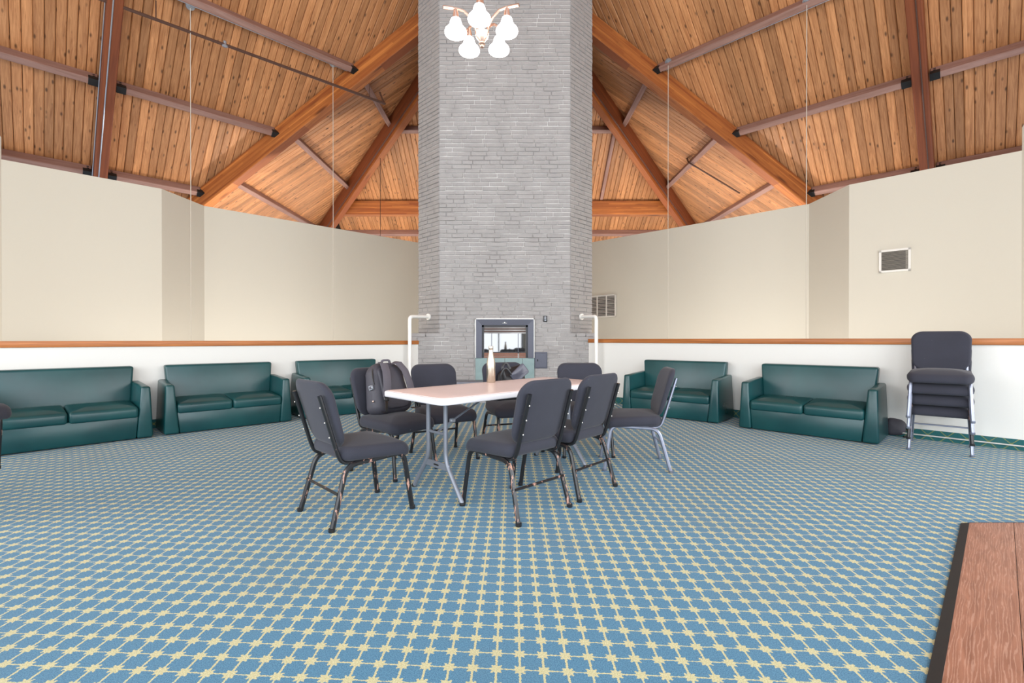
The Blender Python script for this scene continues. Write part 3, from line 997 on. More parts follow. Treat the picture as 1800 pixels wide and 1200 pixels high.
for b in bricks[300:]:
    mt = brick_matrix(b)
    rest.add([mt @ v for v in brick_t.v], brick_t.f)
tag(rest.build('brick_courses', M['brick'], chimney, smooth=25), kind='stuff')
MB().box(BX0 + 0.01, CX0 - 0.02, FD + 0.012, FD + 0.55, ZU - 0.075, ZU - 0.004).build('ledge', M['brick'], chimney, smooth=None)
MB().box(CX1 + 0.02, BX1 - 0.01, FD + 0.012, FD + 0.55, ZU - 0.075, ZU - 0.004).build('ledge', M['brick'], chimney, smooth=None)

# raised hearth
h = empty('hearth', (-0.15, FD - 0.2, 0))
tag(h, 'low raised hearth with slate top in front of the chimney', 'hearth')
MB().rbox(-1.45, 1.30, -0.22, 0.19, HZ - 0.05, HZ, 0.008, 2).build('slate_top', M['slate_dark'], h)
MB().box(-1.42, 1.27, -0.19, 0.19, 0.0, HZ - 0.05).build('base', M['mortar'], h, smooth=None)
for r in range(4):
    x = -1.42 - (0.15 if r % 2 else 0)
    while x < 1.27:
        a, b_ = max(x, -1.42), min(x + 0.3, 1.27)
        if b_ - a > 0.04:
            o = bpy.data.objects.new('brick', brick_me)
            col.objects.link(o)
            o.parent = h
            o.matrix_local = Matrix(((b_ - a - 0.01, 0, 0, a + 0.005), (0, 0.055, 0, -0.202), (0, 0, 0.07, 0.004 + r * COURSE), (0, 0, 0, 1)))
        x += 0.3

# fireplace insert
def X(px): return (px - 900) / F * (FD - 0.03)
def Z(py): return EYE + (HY - py) / F * (FD - 0.03)
fp = empty('fireplace', (0, FD, 0))
tag(fp, 'gas fireplace insert with slate-blue frame, glass front and copper louvres', 'fireplace')
fx0, fx1, fz1, fz0 = X(835.5), X(939.5), Z(559.5), Z(629)
MB().box(fx0, fx0 + 0.014, -0.035, 0.05, fz0, fz1).box(fx1 - 0.014, fx1, -0.035, 0.05, fz0, fz1).box(fx0, fx1, -0.035, 0.05, fz1 - 0.014, fz1).build('edge_trim', M['trim_light'], fp, smooth=None)
ax0, ax1, az1 = fx0 + 0.016, fx1 - 0.016, fz1 - 0.016
iw = 0.105
def frame_piece(c):
    MB().hexa([(x, y, z) for (x, y, z) in c]).build('surround_panel', M['frame_dark'], fp, smooth=None)
yf, yb, yi = -0.045, 0.06, -0.03
frame_piece([(ax0, yf, fz0), (ax0 + iw, yi, fz0), (ax0 + iw, yb, fz0), (ax0, yb, fz0), (ax0, yf, az1), (ax0 + iw, yi, az1 - iw), (ax0 + iw, yb, az1 - iw), (ax0, yb, az1)])
frame_piece([(ax1 - iw, yi, fz0), (ax1, yf, fz0), (ax1, yb, fz0), (ax1 - iw, yb, fz0), (ax1 - iw, yi, az1 - iw), (ax1, yf, az1), (ax1, yb, az1), (ax1 - iw, yb, az1 - iw)])
frame_piece([(ax0 + iw, yi, az1 - iw), (ax1 - iw, yi, az1 - iw), (ax1 - iw, yb, az1 - iw), (ax0 + iw, yb, az1 - iw), (ax0, yf, az1), (ax1, yf, az1), (ax1, yb, az1), (ax0, yb, az1)])
bx0, bx1, bz1 = ax0 + iw, ax1 - iw, az1 - iw
MB().box(bx0, bx1, 0.055, 0.07, fz0, bz1).build('firebox_back', M['frame_black'], fp, smooth=None)
MB().box(bx0, bx0 + 0.035, -0.012, 0.055, fz0, bz1).box(bx1 - 0.035, bx1, -0.012, 0.055, fz0, bz1).box(bx0, bx1, -0.012, 0.055, bz1 - 0.035, bz1).build('inner_frame', M['frame_black'], fp, smooth=None)
gx0, gx1 = bx0 + 0.04, bx1 - 0.04
gz0, gz1 = Z(618.5), Z(586)
for k in range(3):
    z = Z(584.5) + 0.012 + k * 0.045
    MB().hexa([(gx0, -0.012, z), (gx1, -0.012, z), (gx1, 0.03, z + 0.012), (gx0, 0.03, z + 0.012), (gx0, -0.008, z + 0.02), (gx1, -0.008, z + 0.02), (gx1, 0.03, z + 0.03), (gx0, 0.03, z + 0.03)]).build('louvre', M['louvre_dark'], fp, smooth=None)
MB().box(gx0, gx1, 0.010, 0.022, gz0, gz1).build('glass', M['glass'], fp, smooth=None)
for xs in (X(864), X(911)):
    MB().box(xs - 0.006, xs + 0.006, 0.004, 0.010, gz0, gz1).build('glass_bar', M['frame_dark'], fp, smooth=None)
MB().box(gx0, gx1, 0.0, 0.05, gz0 - 0.025, gz0 - 0.002).build('glass_sill', M['frame_black'], fp, smooth=None)
for k in range(4):
    z = fz0 + 0.004 + k * 0.024
    for a, b_ in ((gx0, X(910)), (X(912.5), gx1)):
        MB().hexa([(a, -0.012, z), (b_, -0.012, z), (b_, 0.03, z), (a, 0.03, z), (a, -0.004, z + 0.018), (b_, -0.004, z + 0.018), (b_, 0.03, z + 0.018), (a, 0.03, z + 0.018)]).build('louvre', M['copper'], fp, smooth=None)
em = MB().rbox(X(887) - 0.045, X(887) + 0.045, -0.042, -0.034, az1 - 0.075, az1 - 0.068, 0.002, 1)
em.add([(X(887) - 0.014, -0.044, az1 - 0.066), (X(887) + 0.014, -0.044, az1 - 0.066), (X(887), -0.044, az1 - 0.046), (X(887) - 0.014, -0.034, az1 - 0.066), (X(887) + 0.014, -0.034, az1 - 0.066), (X(887), -0.034, az1 - 0.046)],
       [(0, 1, 2), (5, 4, 3), (0, 3, 4, 1), (1, 4, 5, 2), (2, 5, 3, 0)])
tag(em.build('emblem', M['trim_light'], fp, smooth=None), 'small silver emblem')
# slate tiles under the fireplace
ta = empty('tile_apron', (0, FD, 0))
tag(ta, 'row of green-grey slate tiles under the fireplace', 'tiles')
for a, b_ in ((835.5, 861.5), (862, 887), (887.5, 918), (918.5, 939.5)):
    MB().rbox(X(a), X(b_), -0.012, 0.05, HZ + 0.003, fz0 - 0.004, 0.003, 1).build('tile', M['tile'], ta)
# switch and ash door on the brick
sw = empty('wall_switch', (X(958.5), FD - 0.002, Z(560)))
tag(sw, 'small black three-button switch on the chimney brick', 'switch')
MB().rbox(-0.036, 0.036, -0.02, 0, -0.056, 0.056, 0.006, 2).build('plate', M['black_plastic'], sw)
for z in (0.03, 0.0, -0.03):
    MB().rbox(-0.018, 0.018, -0.027, -0.019, z - 0.008, z + 0.008, 0.003, 1).build('button', M['galv'], sw)
ad = empty('access_door', (X(951), FD - 0.004, Z(633)))
tag(ad, 'dark grey steel access door in the brick right of the fireplace', 'access door')
MB().rbox(-0.118, 0.118, -0.02, 0.0, -0.15, 0.15, 0.004, 1).build('frame', M['frame_dark'], ad)
MB().rbox(-0.10, 0.10, -0.03, -0.018, -0.132, 0.132, 0.004, 1).build('door_panel', M['frame_dark'], ad)
MB().rbox(-0.07, -0.055, -0.042, -0.028, -0.02, 0.02, 0.003, 1).build('latch', M['black_plastic'], ad)

# white pipes bent into the chimney
for sg, S in ((-1, 'left'), (1, 'right')):
    fxp = -1.575 if sg < 0 else 1.31
    fyp = FD + 0.225
    px_ = -1.83 if sg < 0 else 1.50
    py_ = 8.46 if sg < 0 else 8.42
    zt = 1.53
    root = empty('gas_pipe', (px_, py_, 0))
    tag(root, 'white painted pipe bending from the half wall into the %s chimney side' % S, 'pipe')
    MB().tube(fillet([(0, 0, 0), (0, 0, zt), (fxp - px_, fyp - py_, zt + 0.02)], 0.07, 6), 0.033, 12).build('pipe', M['pipe_white'], root)
    nrm = Vector((sg * s2, -s2, 0))
    c0 = Vector((fxp - px_, fyp - py_, zt + 0.02))
    MB().tube([c0 - nrm * 0.0, c0 + nrm * 0.03], 0.062, 14).build('flange', M['pipe_white'], root)

# wall vents
def vent(px0, px1, py0, py1, u, mull, label):
    """grille lying on the right tall wall, x + y = u"""
    d0, d1 = u / (1 + (px0 - 900) / F), u / (1 + (px1 - 900) / F)
    w = (d0 - d1) * SQ
    dm = (d0 + d1) / 2
    z0, z1 = EYE + (HY - py1) / F * dm, EYE + (HY - py0) / F * dm
    c = Vector((u - dm, dm, 0))
    root = empty('air_vent', (c.x, c.y, (z0 + z1) / 2), -PI / 4)
    tag(root, label, 'vent')
    hw, hh, b = w / 2, (z1 - z0) / 2, 0.035
    MB().box(-hw, hw, -0.03, -0.008, hh - b, hh).box(-hw, hw, -0.03, -0.008, -hh, -hh + b).box(-hw, -hw + b, -0.03, -0.008, -hh, hh).box(hw - b, hw, -0.03, -0.008, -hh, hh).build('frame', M['vent_white'], root, smooth=None)
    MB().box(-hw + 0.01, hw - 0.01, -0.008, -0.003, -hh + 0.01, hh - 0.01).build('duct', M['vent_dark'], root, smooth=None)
    for f in mull:
        x = -hw + 2 * hw * f
        MB().box(x - 0.015, x + 0.015, -0.029, -0.008, -hh + b, hh - b).build('mullion', M['vent_white'], root, smooth=None)
    nsl = 14
    for k in range(nsl):
        z = -hh + b + (k + 0.5) * (2 * hh - 2 * b) / nsl
        MB().hexa([(-hw + b, -0.026, z - 0.010), (hw - b, -0.026, z - 0.010), (hw - b, -0.010, z + 0.004), (-hw + b, -0.010, z + 0.004), (-hw + b, -0.026, z - 0.006), (hw - b, -0.026, z - 0.006), (hw - b, -0.010, z + 0.008), (-hw + b, -0.010, z + 0.008)]).build('slat', M['vent_white'] if mull else M['vent_grey'], root, smooth=None)
vent(1545, 1601, 438, 478, 17.235 * KW, [], 'white-framed dark air vent high on the right tall wall')
vent(1028, 1083, 519, 558, 18.69 * KW, [0.42, 0.71], 'pale three-column air vent half hidden behind the chimney')

# conduit along the right baseboard
cdp = [right_wall(t) - Vector((-rd.y, rd.x)) * 0.03 for t in (3.2, 5.6)]
tag(MB().tube([(cdp[0].x, cdp[0].y, 0.05), (cdp[1].x, cdp[1].y, 0.05)], 0.008, 8).build('floor_conduit', M['trim_light']), 'thin silver conduit along the right baseboard behind the stacked chairs', 'conduit')

# ================================================================== CHANDELIER
CHX, CHY, CHZ = -0.265, 4.2, 3.845
ch = empty('chandelier', (CHX, CHY, CHZ))
tag(ch, 'five-arm chandelier with lit white bell shades hanging before the chimney', 'chandelier')
MB().lathe([(0.0, -0.15), (0.018, -0.14), (0.014, -0.12), (0.028, -0.11), (0.02, -0.095), (0.055, -0.05), (0.062, -0.01), (0.05, 0.0), (0.02, 0.01), (0.02, 0.16), (0.035, 0.18), (0.015, 0.21), (0.012, 0.3), (0.0, 0.3)], 16).build('hub', M['brass'], ch)
ridge = zr(-(DA - CHY) / SQ) - CHZ
MB().tube([(0, 0, 0.29), (0, 0, ridge - 0.1)], 0.008, 6).build('stem', M['brass'], ch)
MB().lathe([(0.0, ridge - 0.14), (0.05, ridge - 0.13), (0.08, ridge - 0.08), (0.08, ridge - 0.03)], 16).build('canopy', M['brass'], ch)
RS = 0.235
shade_me = MB().lathe([(0.0, 0.075), (0.026, 0.074), (0.042, 0.062), (0.050, 0.04), (0.056, 0.012), (0.072, -0.010), (0.092, -0.032), (0.098, -0.05), (0.092, -0.066), (0.05, -0.075), (0.0, -0.076)], 24).mesh('lamp_shade', M['shade'], 60)
for k in range(5):
    a = math.radians(-92 + 72 * k)
    ca, sa = math.cos(a), math.sin(a)
    pr = [(0.045, -0.03), (0.06, 0.03), (0.10, 0.10), (0.16, 0.15), (0.23, 0.16), (0.27, 0.155)]
    pts = []
    for i in range(len(pr) - 1):
        for q in range(3):
            t = q / 3
            pts.append((pr[i][0] * (1 - t) + pr[i + 1][0] * t, pr[i][1] * (1 - t) + pr[i + 1][1] * t))
    pts.append(pr[-1])
    arm = MB().tube([(r * ca, r * sa, z) for r, z in pts], 0.011, 8).build('arm', M['brass'], ch)
    MB().tube([(0.262 * ca, 0.262 * sa, 0.156), (0.345 * ca, 0.345 * sa, 0.15)], 0.015, 10).build('arm_tip', M['brass'], arm)
    MB().lathe([(0.014, 0.15), (0.024, 0.11), (0.028, 0.072), (0.0, 0.072)], 14, (RS * ca, RS * sa, 0)).build('socket', M['brass'], arm)
    o = bpy.data.objects.new('lamp_shade', shade_me)
    col.objects.link(o)
    o.parent = ch
    o.location = (RS * ca, RS * sa, 0)

# ================================================================== SOFAS
def make_sofa(W):
    root = empty('loveseat')
    aw, dp = 0.15, 0.70
    for s_ in (0, 1):
        xo, xi_b, xi_t = (0.0, aw, 0.105) if s_ == 0 else (W, W - aw, W - 0.105)
        to = 0.02 if s_ == 0 else -0.02
        a, b = sorted((xo, xi_b)), sorted((xo + to, xi_t))
        MB().rhexa([(a[0], 0.0, 0.012), (a[1], 0.0, 0.012), (a[1], dp - 0.03, 0.012), (a[0], dp - 0.03, 0.012),
                    (b[0], 0.035, 0.585), (b[1], 0.035, 0.585), (b[1], dp - 0.06, 0.62), (b[0], dp - 0.06, 0.62)], 0.022, 3).build('arm', M['vinyl'], root)
    MB().rhexa([(aw + 0.004, 0.02, 0.012), (W - aw - 0.004, 0.02, 0.012), (W - aw - 0.004, 0.60, 0.012), (aw + 0.004, 0.60, 0.012),
                (aw - 0.02, 0.03, 0.262), (W - aw + 0.02, 0.03, 0.262), (W - aw + 0.02, 0.60, 0.262), (aw - 0.02, 0.60, 0.262)], 0.014, 2).build('seat_base', M['vinyl'], root)
    xa, xb = 0.112, W - 0.112
    MB().rhexa([(xa + 0.03, 0.50, 0.05), (xb - 0.03, 0.50, 0.05), (xb - 0.03, dp - 0.02, 0.05), (xa + 0.03, dp - 0.02, 0.05),
                (xa - 0.03, 0.575, 0.795), (xb + 0.03, 0.575, 0.795), (xb + 0.03, dp, 0.80), (xa - 0.03, dp, 0.80)], 0.025, 3).build('backrest', M['vinyl'], root)
    cw = (W - 2 * 0.128) / 2
    for k in (0, 1):
        x0 = 0.128 + k * cw + 0.003
        def fm(p, x0=x0):
            # slab in xy -> seat cushion, front edge at y=0.012
            return Vector((x0 + cw / 2 - 0.003 + p.x, 0.012 + 0.25 + p.y, 0.33 + p.z + 0.02 * (p.y / 0.5) - 0.022 * max(0, (-p.y - 0.1) / 0.15)))
        c = MB().slab(cw - 0.006, 0.50, 0.03, 0.125, 0.035, 4, 4, 0.022, fm).build('seat_cushion', M['vinyl'], root)
    return root
def place_sofa(root, fl_, fr_, label):
    fl_, fr_ = Vector(fl_), Vector(fr_)
    t = fr_ - fl_
    root.location = (fl_.x, fl_.y, 0)
    root.rotation_euler = (0, 0, math.atan2(t.y, t.x))
    tag(root, label, 'sofa', 'green vinyl loveseats along the half walls')
SW = 1.42
sofa0 = make_sofa(SW)
def along(a, b, L=SW):
    a, b = Vector(a), Vector(b)
    return a, a + (b - a).normalized() * L
def left_of(b, a, L=SW):
    b, a = Vector(b), Vector(a)
    return b + (a - b).normalized() * L, b
place_sofa(sofa0, *along((-4.02, 5.46), (-2.99, 6.45)), 'dark green vinyl loveseat, middle of the three on the left')
s = copy_tree(sofa0); place_sofa(s, *left_of((-4.08, 5.38), (-4.83, 4.55)), 'dark green vinyl loveseat cut off by the left picture edge')
s = copy_tree(sofa0); place_sofa(s, *along((-2.90, 6.58), (-1.84, 7.50)), 'dark green vinyl loveseat half hidden behind the chair with the backpack')
s = copy_tree(sofa0); place_sofa(s, *along((1.66, 7.17), (2.716, 6.235)), 'dark green vinyl loveseat just right of the chimney')
s = copy_tree(sofa0); place_sofa(s, *along((2.863, 5.977), (3.797, 5.03)), 'dark green vinyl loveseat beside the stacked chairs')

# ================================================================== CHAIRS  (local: faces +y, origin on the floor)
def make_chair(metal, foot=0.262):
    root = empty('banquet_chair')
    mt = M[metal]
    LEAN = 0.30
    def back_y(z): return -0.232 - (z - 0.44) * LEAN        # line of the back tubes
    for sx in (-1, 1):
        path = fillet([(sx * 0.232, foot, 0.0), (sx * 0.215, 0.205 if foot > 0.2 else 0.17, 0.385), (sx * 0.215, -0.185, 0.362), (sx * 0.238, -0.285, 0.0)], 0.07, 6)
        fr = MB().tube(path, 0.0165, 8, 0.0150, ref=(1, 0, 0.01)).build('side_frame', mt, root)
        for (x, y) in ((sx * 0.232, foot), (sx * 0.238, -0.285)):
            MB().lathe([(0.017, 0.0), (0.019, 0.004), (0.019, 0.022), (0.0, 0.024)], 10, (x, y, 0)).build('foot_cap', M['black_plastic'] if metal == 'enamel' else mt, fr)
        bp = fillet([(sx * 0.195, -0.06, 0.372), (sx * 0.195, -0.205, 0.375), (sx * 0.195, back_y(0.45), 0.45), (sx * 0.195, back_y(0.79), 0.79)], 0.06, 6)
        bt = MB().tube(bp, 0.012, 8, 0.016, ref=(1, 0, 0.01)).build('back_tube', mt, root)
        for z in (0.54, 0.63, 0.72):
            MB().lathe([(0.0, 0.0), (0.005, 0.001), (0.005, 0.004), (0.0, 0.006)], 6, (0, 0, 0)).build('screw', M['screw'], bt).matrix_local = Matrix.Translation((sx * 0.195, back_y(z) - 0.0155, z)) @ Matrix.Rotation(PI / 2, 4, 'X')
    MB().tube([(-0.228, -0.243, 0.205), (0.228, -0.243, 0.205)], 0.009, 8).build('stretcher', mt, root)
    MB().tube([(-0.215, 0.15, 0.374), (0.215, 0.15, 0.374)], 0.009, 8).build('stretcher', mt, root)
    # seat with waterfall front
    def seat_map(p):
        y = p.y
        z = 0.425 + p.z
        if y > 0.06: z -= 0.055 * ((y - 0.06) / 0.19) ** 2
        z += 0.012 * (1 - (p.x / 0.25) ** 2)
        if p.z < 0: z += 0.018 * max(0, 1 - abs(p.x) / 0.2)
        return Vector((p.x * (1 - 0.05 * max(0, -y) / 0.24), y + 0.02, z))
    MB().slab(0.495, 0.48, 0.075, 0.09, 0.038, 6, 4, 0.012, seat_map).build('seat', M['fabric'], root)
    # backrest: full above, thinner and narrower at the bottom, slightly wrapped about the sitter
    def back_map(p):
        v = p.y                                   # -0.2 .. 0.2 up the back
        low = max(0, (-v - 0.04)) / 0.16
        w = p.x * (1.0 - 0.09 * low)
        th = p.z * (1.0 - 0.30 * low)
        up = 0.667 + v * 0.96 - th * LEAN * 0.9
        curve = 0.012 * (abs(p.x) / 0.235) ** 2
        return Vector((w, back_y(0.667 + v * 0.96) + 0.014 + 0.026 * (1 - 0.3 * low) + th + curve, up))
    MB().slab(0.475, 0.42, 0.095, 0.054, 0.024, 7, 4, 0.006, back_map).build('backrest', M['fabric'], root)
    return root
def place_chair(root, c, face, label, group='black banquet chairs around the folding table', z=0.0):
    """c: plan position of the chair's origin, face: plan direction it faces"""
    root.location = (c[0], c[1], z)
    root.rotation_euler = (0, 0, math.atan2(face[1], face[0]) - PI / 2)
    tag(root, label, 'chair', group)
chair_b = make_chair('enamel')
chair_g = make_chair('chrome')
chair_e = make_chair('enamel', 0.13)
def mid(*ps): return (sum(p[0] for p in ps) / len(ps), sum(p[1] for p in ps) / len(ps))
def centre(front_mid, face, k=-0.262):
    f = Vector(face).normalized()
    return (front_mid[0] + f.x * k, front_mid[1] + f.y * k)
def rear_centre(rear_mid, face): return centre(rear_mid, face, 0.285)
place_chair(chair_b, rear_centre((-1.212, 2.905), (0.71, 0.70)), (0.71, 0.70), 'black chair with chipped frame standing alone at the left table end, seen from behind')
c = copy_tree(chair_b); place_chair(c, rear_centre((0.212, 2.985), (-0.69, 0.724)), (-0.69, 0.724), 'black chair nearest the camera with its back turned, right of the near table legs')
front_chair = c
c = copy_tree(chair_b); place_chair(c, rear_centre((0.616, 3.41), (-0.70, 0.70)), (-0.737, 0.676), 'black chair with its back turned, between the nearest chair and the grey-framed chair')
c = copy_tree(chair_g); place_chair(c, (1.075, 4.22), (-0.993, 0.12), 'black chair with worn grey steel frame in side view at the right table end')
PACK_C, PACK_F = (-1.0, 4.05), (0.82, -0.57)
c = copy_tree(chair_b); place_chair(c, PACK_C, PACK_F, 'black chair carrying the charcoal backpack')
c = copy_tree(chair_b); place_chair(c, centre((-0.52, 4.31), (0.50, -0.87)), (0.50, -0.87), 'empty black chair on the far side of the table, right of the backpack')
BAG_C, BAG_F = (0.0, 4.86), (0.34, -0.94)
c = copy_tree(chair_b); place_chair(c, BAG_C, BAG_F, 'black chair behind the steel bottle with a black leather bag on it')
c = copy_tree(chair_b); place_chair(c, (0.72, 4.72), (0.02, -1.0), 'black chair facing the camera at the far right corner of the table')
# paper tag under the nearest chair
MB().hexa([(-0.02, 0.02, 0.305), (0.025, 0.02, 0.315), (0.025, 0.022, 0.315), (-0.02, 0.022, 0.305), (-0.045, 0.02, 0.365), (-0.005, 0.02, 0.372), (-0.005, 0.022, 0.372), (-0.045, 0.022, 0.365)]).build('care_tag', M['tag'], front_chair, smooth=None)
# stack of four at the right wall
SF = Vector((-0.68, -0.73)).normalized()
sc = centre((4.205, 4.647), SF)
words = ['bottom', 'second lowest', 'second highest', 'topmost']
for k in range(4):
    c = copy_tree(chair_g if k != 1 else chair_b)
    place_chair(c, (sc[0] + SF.x * 0.035 * (k - 0), sc[1] + SF.y * 0.035 * (k - 0)), SF, '%s chair of the stack beside the right loveseat' % words[k], 'chairs stacked by the right half wall', 0.112 * k)
# stack at the left picture edge
for k in range(3):
    c = copy_tree(chair_e)
    place_chair(c, (-3.675 - 0.085 * (2 - k), 3.02), (1, 0.0), '%s chair of the stack at the left picture edge' % ['bottom', 'middle', 'top'][k], 'chairs stacked at the left edge', 0.112 * k)
for ch_ in (chair_g, chair_e):
    for o in list(ch_.children):
        for q in list(o.children): bpy.data.objects.remove(q)
        bpy.data.objects.remove(o)
    bpy.data.objects.remove(ch_)

# ================================================================== FOLDING TABLE
TL, TW, TH = 1.83, 0.76, 0.74
tdir = Vector((0.714, 0.70)).normalized()
tn = Vector((tdir.y, -tdir.x))                       # towards the camera side
tc_ = Vector((-0.97, 3.5)) + tdir * (TL / 2) + tn * (TW / 2)
tb = empty('folding_table', (tc_.x, tc_.y, 0), math.atan2(tdir.y, tdir.x))
tag(tb, 'long white folding table with pinkish top and grey steel legs', 'table')
MB().slab(TL, TW, 0.07, 0.042, 0.010, 6, 3, 0, lambda p: p + Vector((0, 0, TH - 0.022))).build('table_edge', M['table_rim'], tb)
MB().slab(TL - 0.05, TW - 0.05, 0.055, 0.004, 0.0018, 6, 2, 0, lambda p: p + Vector((0, 0, TH))).build('table_top', M['table_top'], tb)
for sx in (-1, 1):
    lx = sx * (TL / 2 - 0.23)
    lg = MB()
    lg.tube(fillet([(lx, -0.105, TH - 0.045), (lx, -0.105, 0.26), (lx, -0.28, 0.03), (lx, -0.295, 0.0)], 0.07, 6), 0.0165, 10)
    l1 = lg.build('leg', M['table_steel'], tb)
    l2 = MB().tube(fillet([(lx, 0.105, TH - 0.045), (lx, 0.105, 0.26), (lx, 0.28, 0.03), (lx, 0.295, 0.0)], 0.07, 6), 0.0165, 10).build('leg', M['table_steel'], tb)
    for lo_, s_ in ((l1, -1), (l2, 1)):
        MB().lathe([(0.019, 0.0), (0.020, 0.012), (0.018, 0.02)], 10, (lx, s_ * 0.294, 0)).build('foot_cap', M['black_bracket'], lo_)
    cp = MB().rbox(lx - 0.006, lx + 0.006, -0.15, 0.15, 0.195, 0.245, 0.004, 1).build('cross_plate', M['table_steel'], tb)
    MB().rbox(lx - 0.010, lx + 0.010, -0.03, 0.03, 0.214, 0.226, 0.004, 1).build('slot', M['black_bracket'], cp)
    MB().tube([(lx, -0.105, 0.45), (lx, 0.105, 0.45)], 0.010, 8).build('cross_bar', M['table_steel'], tb)
    MB().tube([(lx, -0.105, TH - 0.05), (lx, 0.105, TH - 0.05)], 0.014, 8).build('top_bar', M['table_steel'], tb)
    br = MB().tube([(lx, 0, 0.45), (lx - sx * 0.14, 0, 0.52), (lx - sx * 0.52, 0, TH - 0.05)], 0.011, 8, 0.006).build('folding_brace', M['table_steel'], tb)
    MB().rbox(lx - sx * 0.14 - 0.02, lx - sx * 0.14 + 0.02, -0.015, 0.015, 0.505, 0.535, 0.005, 1).build('hinge', M['galv'], br)

# ================================================================== THINGS ON THE TABLE AND CHAIRS
bo = empty('steel_bottle', (-0.184, 4.13, TH + 0.002))
tag(bo, 'tall champagne-coloured steel bottle standing on the folding table', 'bottle')
MB().lathe([(0.0, 0.0), (0.034, 0.0), (0.0385, 0.006), (0.0385, 0.15), (0.037, 0.175), (0.031, 0.21), (0.0235, 0.24), (0.0195, 0.262), (0.0185, 0.285), (0.0, 0.286)], 32).build('body', M['bottle'], bo)
MB().lathe([(0.0, 0.286), (0.0185, 0.287), (0.020, 0.289), (0.020, 0.315), (0.018, 0.319), (0.0, 0.319)], 32).build('cap', M['bottle'], bo)

def chair_frame(c, f):
    f = Vector(f).normalized()
    return Matrix(((f.y, f.x, 0, c[0]), (-f.x, f.y, 0, c[1]), (0, 0, 1, 0), (0, 0, 0, 1)))
def ribbon(pts, w, t, wdir):
    return MB().tube(pts, w / 2, 8, t / 2, ref=wdir)
bp_ = empty('backpack')
bp_.matrix_world = chair_frame(PACK_C, PACK_F) @ Matrix.Translation((-0.015, -0.045, 0.474)) @ Matrix.Rotation(math.radians(16), 4, 'X') @ Matrix.Scale(1.32, 4, (1, 0, 0)) @ Matrix.Scale(1.15, 4, (0, 1, 0)) @ Matrix.Scale(0.97, 4, (0, 0, 1))
tag(bp_, 'charcoal nylon backpack leaning upright on a chair seat', 'backpack')
def pack_map(p):
    v = p.y / 0.235                                   # -1 bottom .. 1 top
    taper = 1.04 - 0.36 * max(0, v + 0.3) ** 1.5 / 1.48
    th = 1 - 0.35 * max(0, v) ** 1.5
    return Vector((p.x * taper, -0.02 + p.z * th, 0.235 + p.y))
MB().slab(0.30, 0.47, 0.085, 0.17, 0.06, 7, 5, 0.02, pack_map).build('body', M['nylon'], bp_)
def pk2(p): return Vector((0.0 + p.x, -0.02 + 0.098 + p.z, 0.215 + p.y))
MB().slab(0.20, 0.38, 0.05, 0.03, 0.012, 5, 3, 0.008, lambda p: Vector((p.x, 0.068 + p.z - 0.03 * max(0, p.y / 0.19) ** 2, 0.23 + p.y))).build('back_pad', M['nylon'], bp_)
for sx in (-1, 1):
    sp_ = [(sx * 0.05, 0.045, 0.455), (sx * 0.062, 0.085, 0.44), (sx * 0.078, 0.118, 0.36), (sx * 0.092, 0.124, 0.25), (sx * 0.108, 0.114, 0.14)]
    st = ribbon(sp_, 0.062, 0.016, (0, 1, 0.3)).build('shoulder_strap', M['strap'], bp_)
    MB().rbox(sx * 0.112 - 0.018, sx * 0.112 + 0.018, 0.098, 0.116, 0.105, 0.14, 0.005, 2).build('buckle', M['black_plastic'], st)
    ribbon([(sx * 0.112, 0.108, 0.125), (sx * 0.135, 0.13, 0.06), (sx * 0.14, 0.125, 0.015), (sx * 0.13, 0.09, 0.012), (sx * 0.125, 0.05, 0.03)], 0.022, 0.004, (0, 1, 0.3)).build('webbing', M['black_plastic'], st)
ribbon(fillet([(-0.035, 0.02, 0.452), (-0.03, 0.03, 0.485), (0.03, 0.03, 0.485), (0.035, 0.02, 0.452)], 0.02), 0.02, 0.012, (0, 1, 0)).build('grab_handle', M['strap'], bp_)
o = MB().rbox(0.136, 0.150, -0.01, 0.032, 0.23, 0.272, 0.003, 1).build('charging_port', M['galv'], bp_)
MB().rbox(0.149, 0.152, 0.0, 0.022, 0.24, 0.262, 0.001, 1).build('port_cover', M['strap'], o)
MB().tube([(0.140, 0.045, 0.27), (0.134, 0.035, 0.33), (0.115, 0.02, 0.40), (0.075, 0.0, 0.452)], 0.005, 6).build('zip', M['black_plastic'], bp_)
MB().lathe([(0.0, 0.006), (0.008, 0.004), (0.009, 0.0)], 10, (0, 0, 0)).build('badge', M['brass'], bp_).matrix_local = Matrix.Translation((0.153, 0.02, 0.13)) @ Matrix.Rotation(PI / 2, 4, 'Y')

# black leather bag slung on the chair behind the bottle
bg_ = empty('leather_bag')
bg_.matrix_world = chair_frame(BAG_C, BAG_F) @ Matrix.Translation((-0.02, -0.12, 0.478))
tag(bg_, 'slouching black leather bag with slate-grey flap propped on a chair behind the bottle', 'bag')
rb_ = random.Random(5)
def bag_map(p):
    v = (p.y + 0.17) / 0.34
    sag = 0.035 * math.sin(7 * p.x + 3 * v) * v
    return Vector((p.x * (1.05 - 0.3 * v) - 0.03 * v, p.z * (1.15 - 0.7 * v) - 0.055 * v + 0.01 * math.sin(23 * p.x + 9 * v), 0.17 + p.y + sag))
MB().slab(0.36, 0.34, 0.06, 0.17, 0.05, 6, 4, 0.02, bag_map).build('body', M['leather'], bg_)
def flap_map(p):
    a = math.radians(-38)
    x, y = p.x * math.cos(a) - p.y * math.sin(a), p.x * math.sin(a) + p.y * math.cos(a)
    fold = 0.012 * math.sin(38 * p.y + 6) * math.cos(9 * p.x)
    return Vector((-0.095 + x, 0.035 + p.z + fold - 0.25 * max(0, y), 0.285 + y))
MB().slab(0.20, 0.12, 0.02, 0.022, 0.008, 8, 3, 0.004, flap_map).build('flap', M['leather_grey'], bg_)
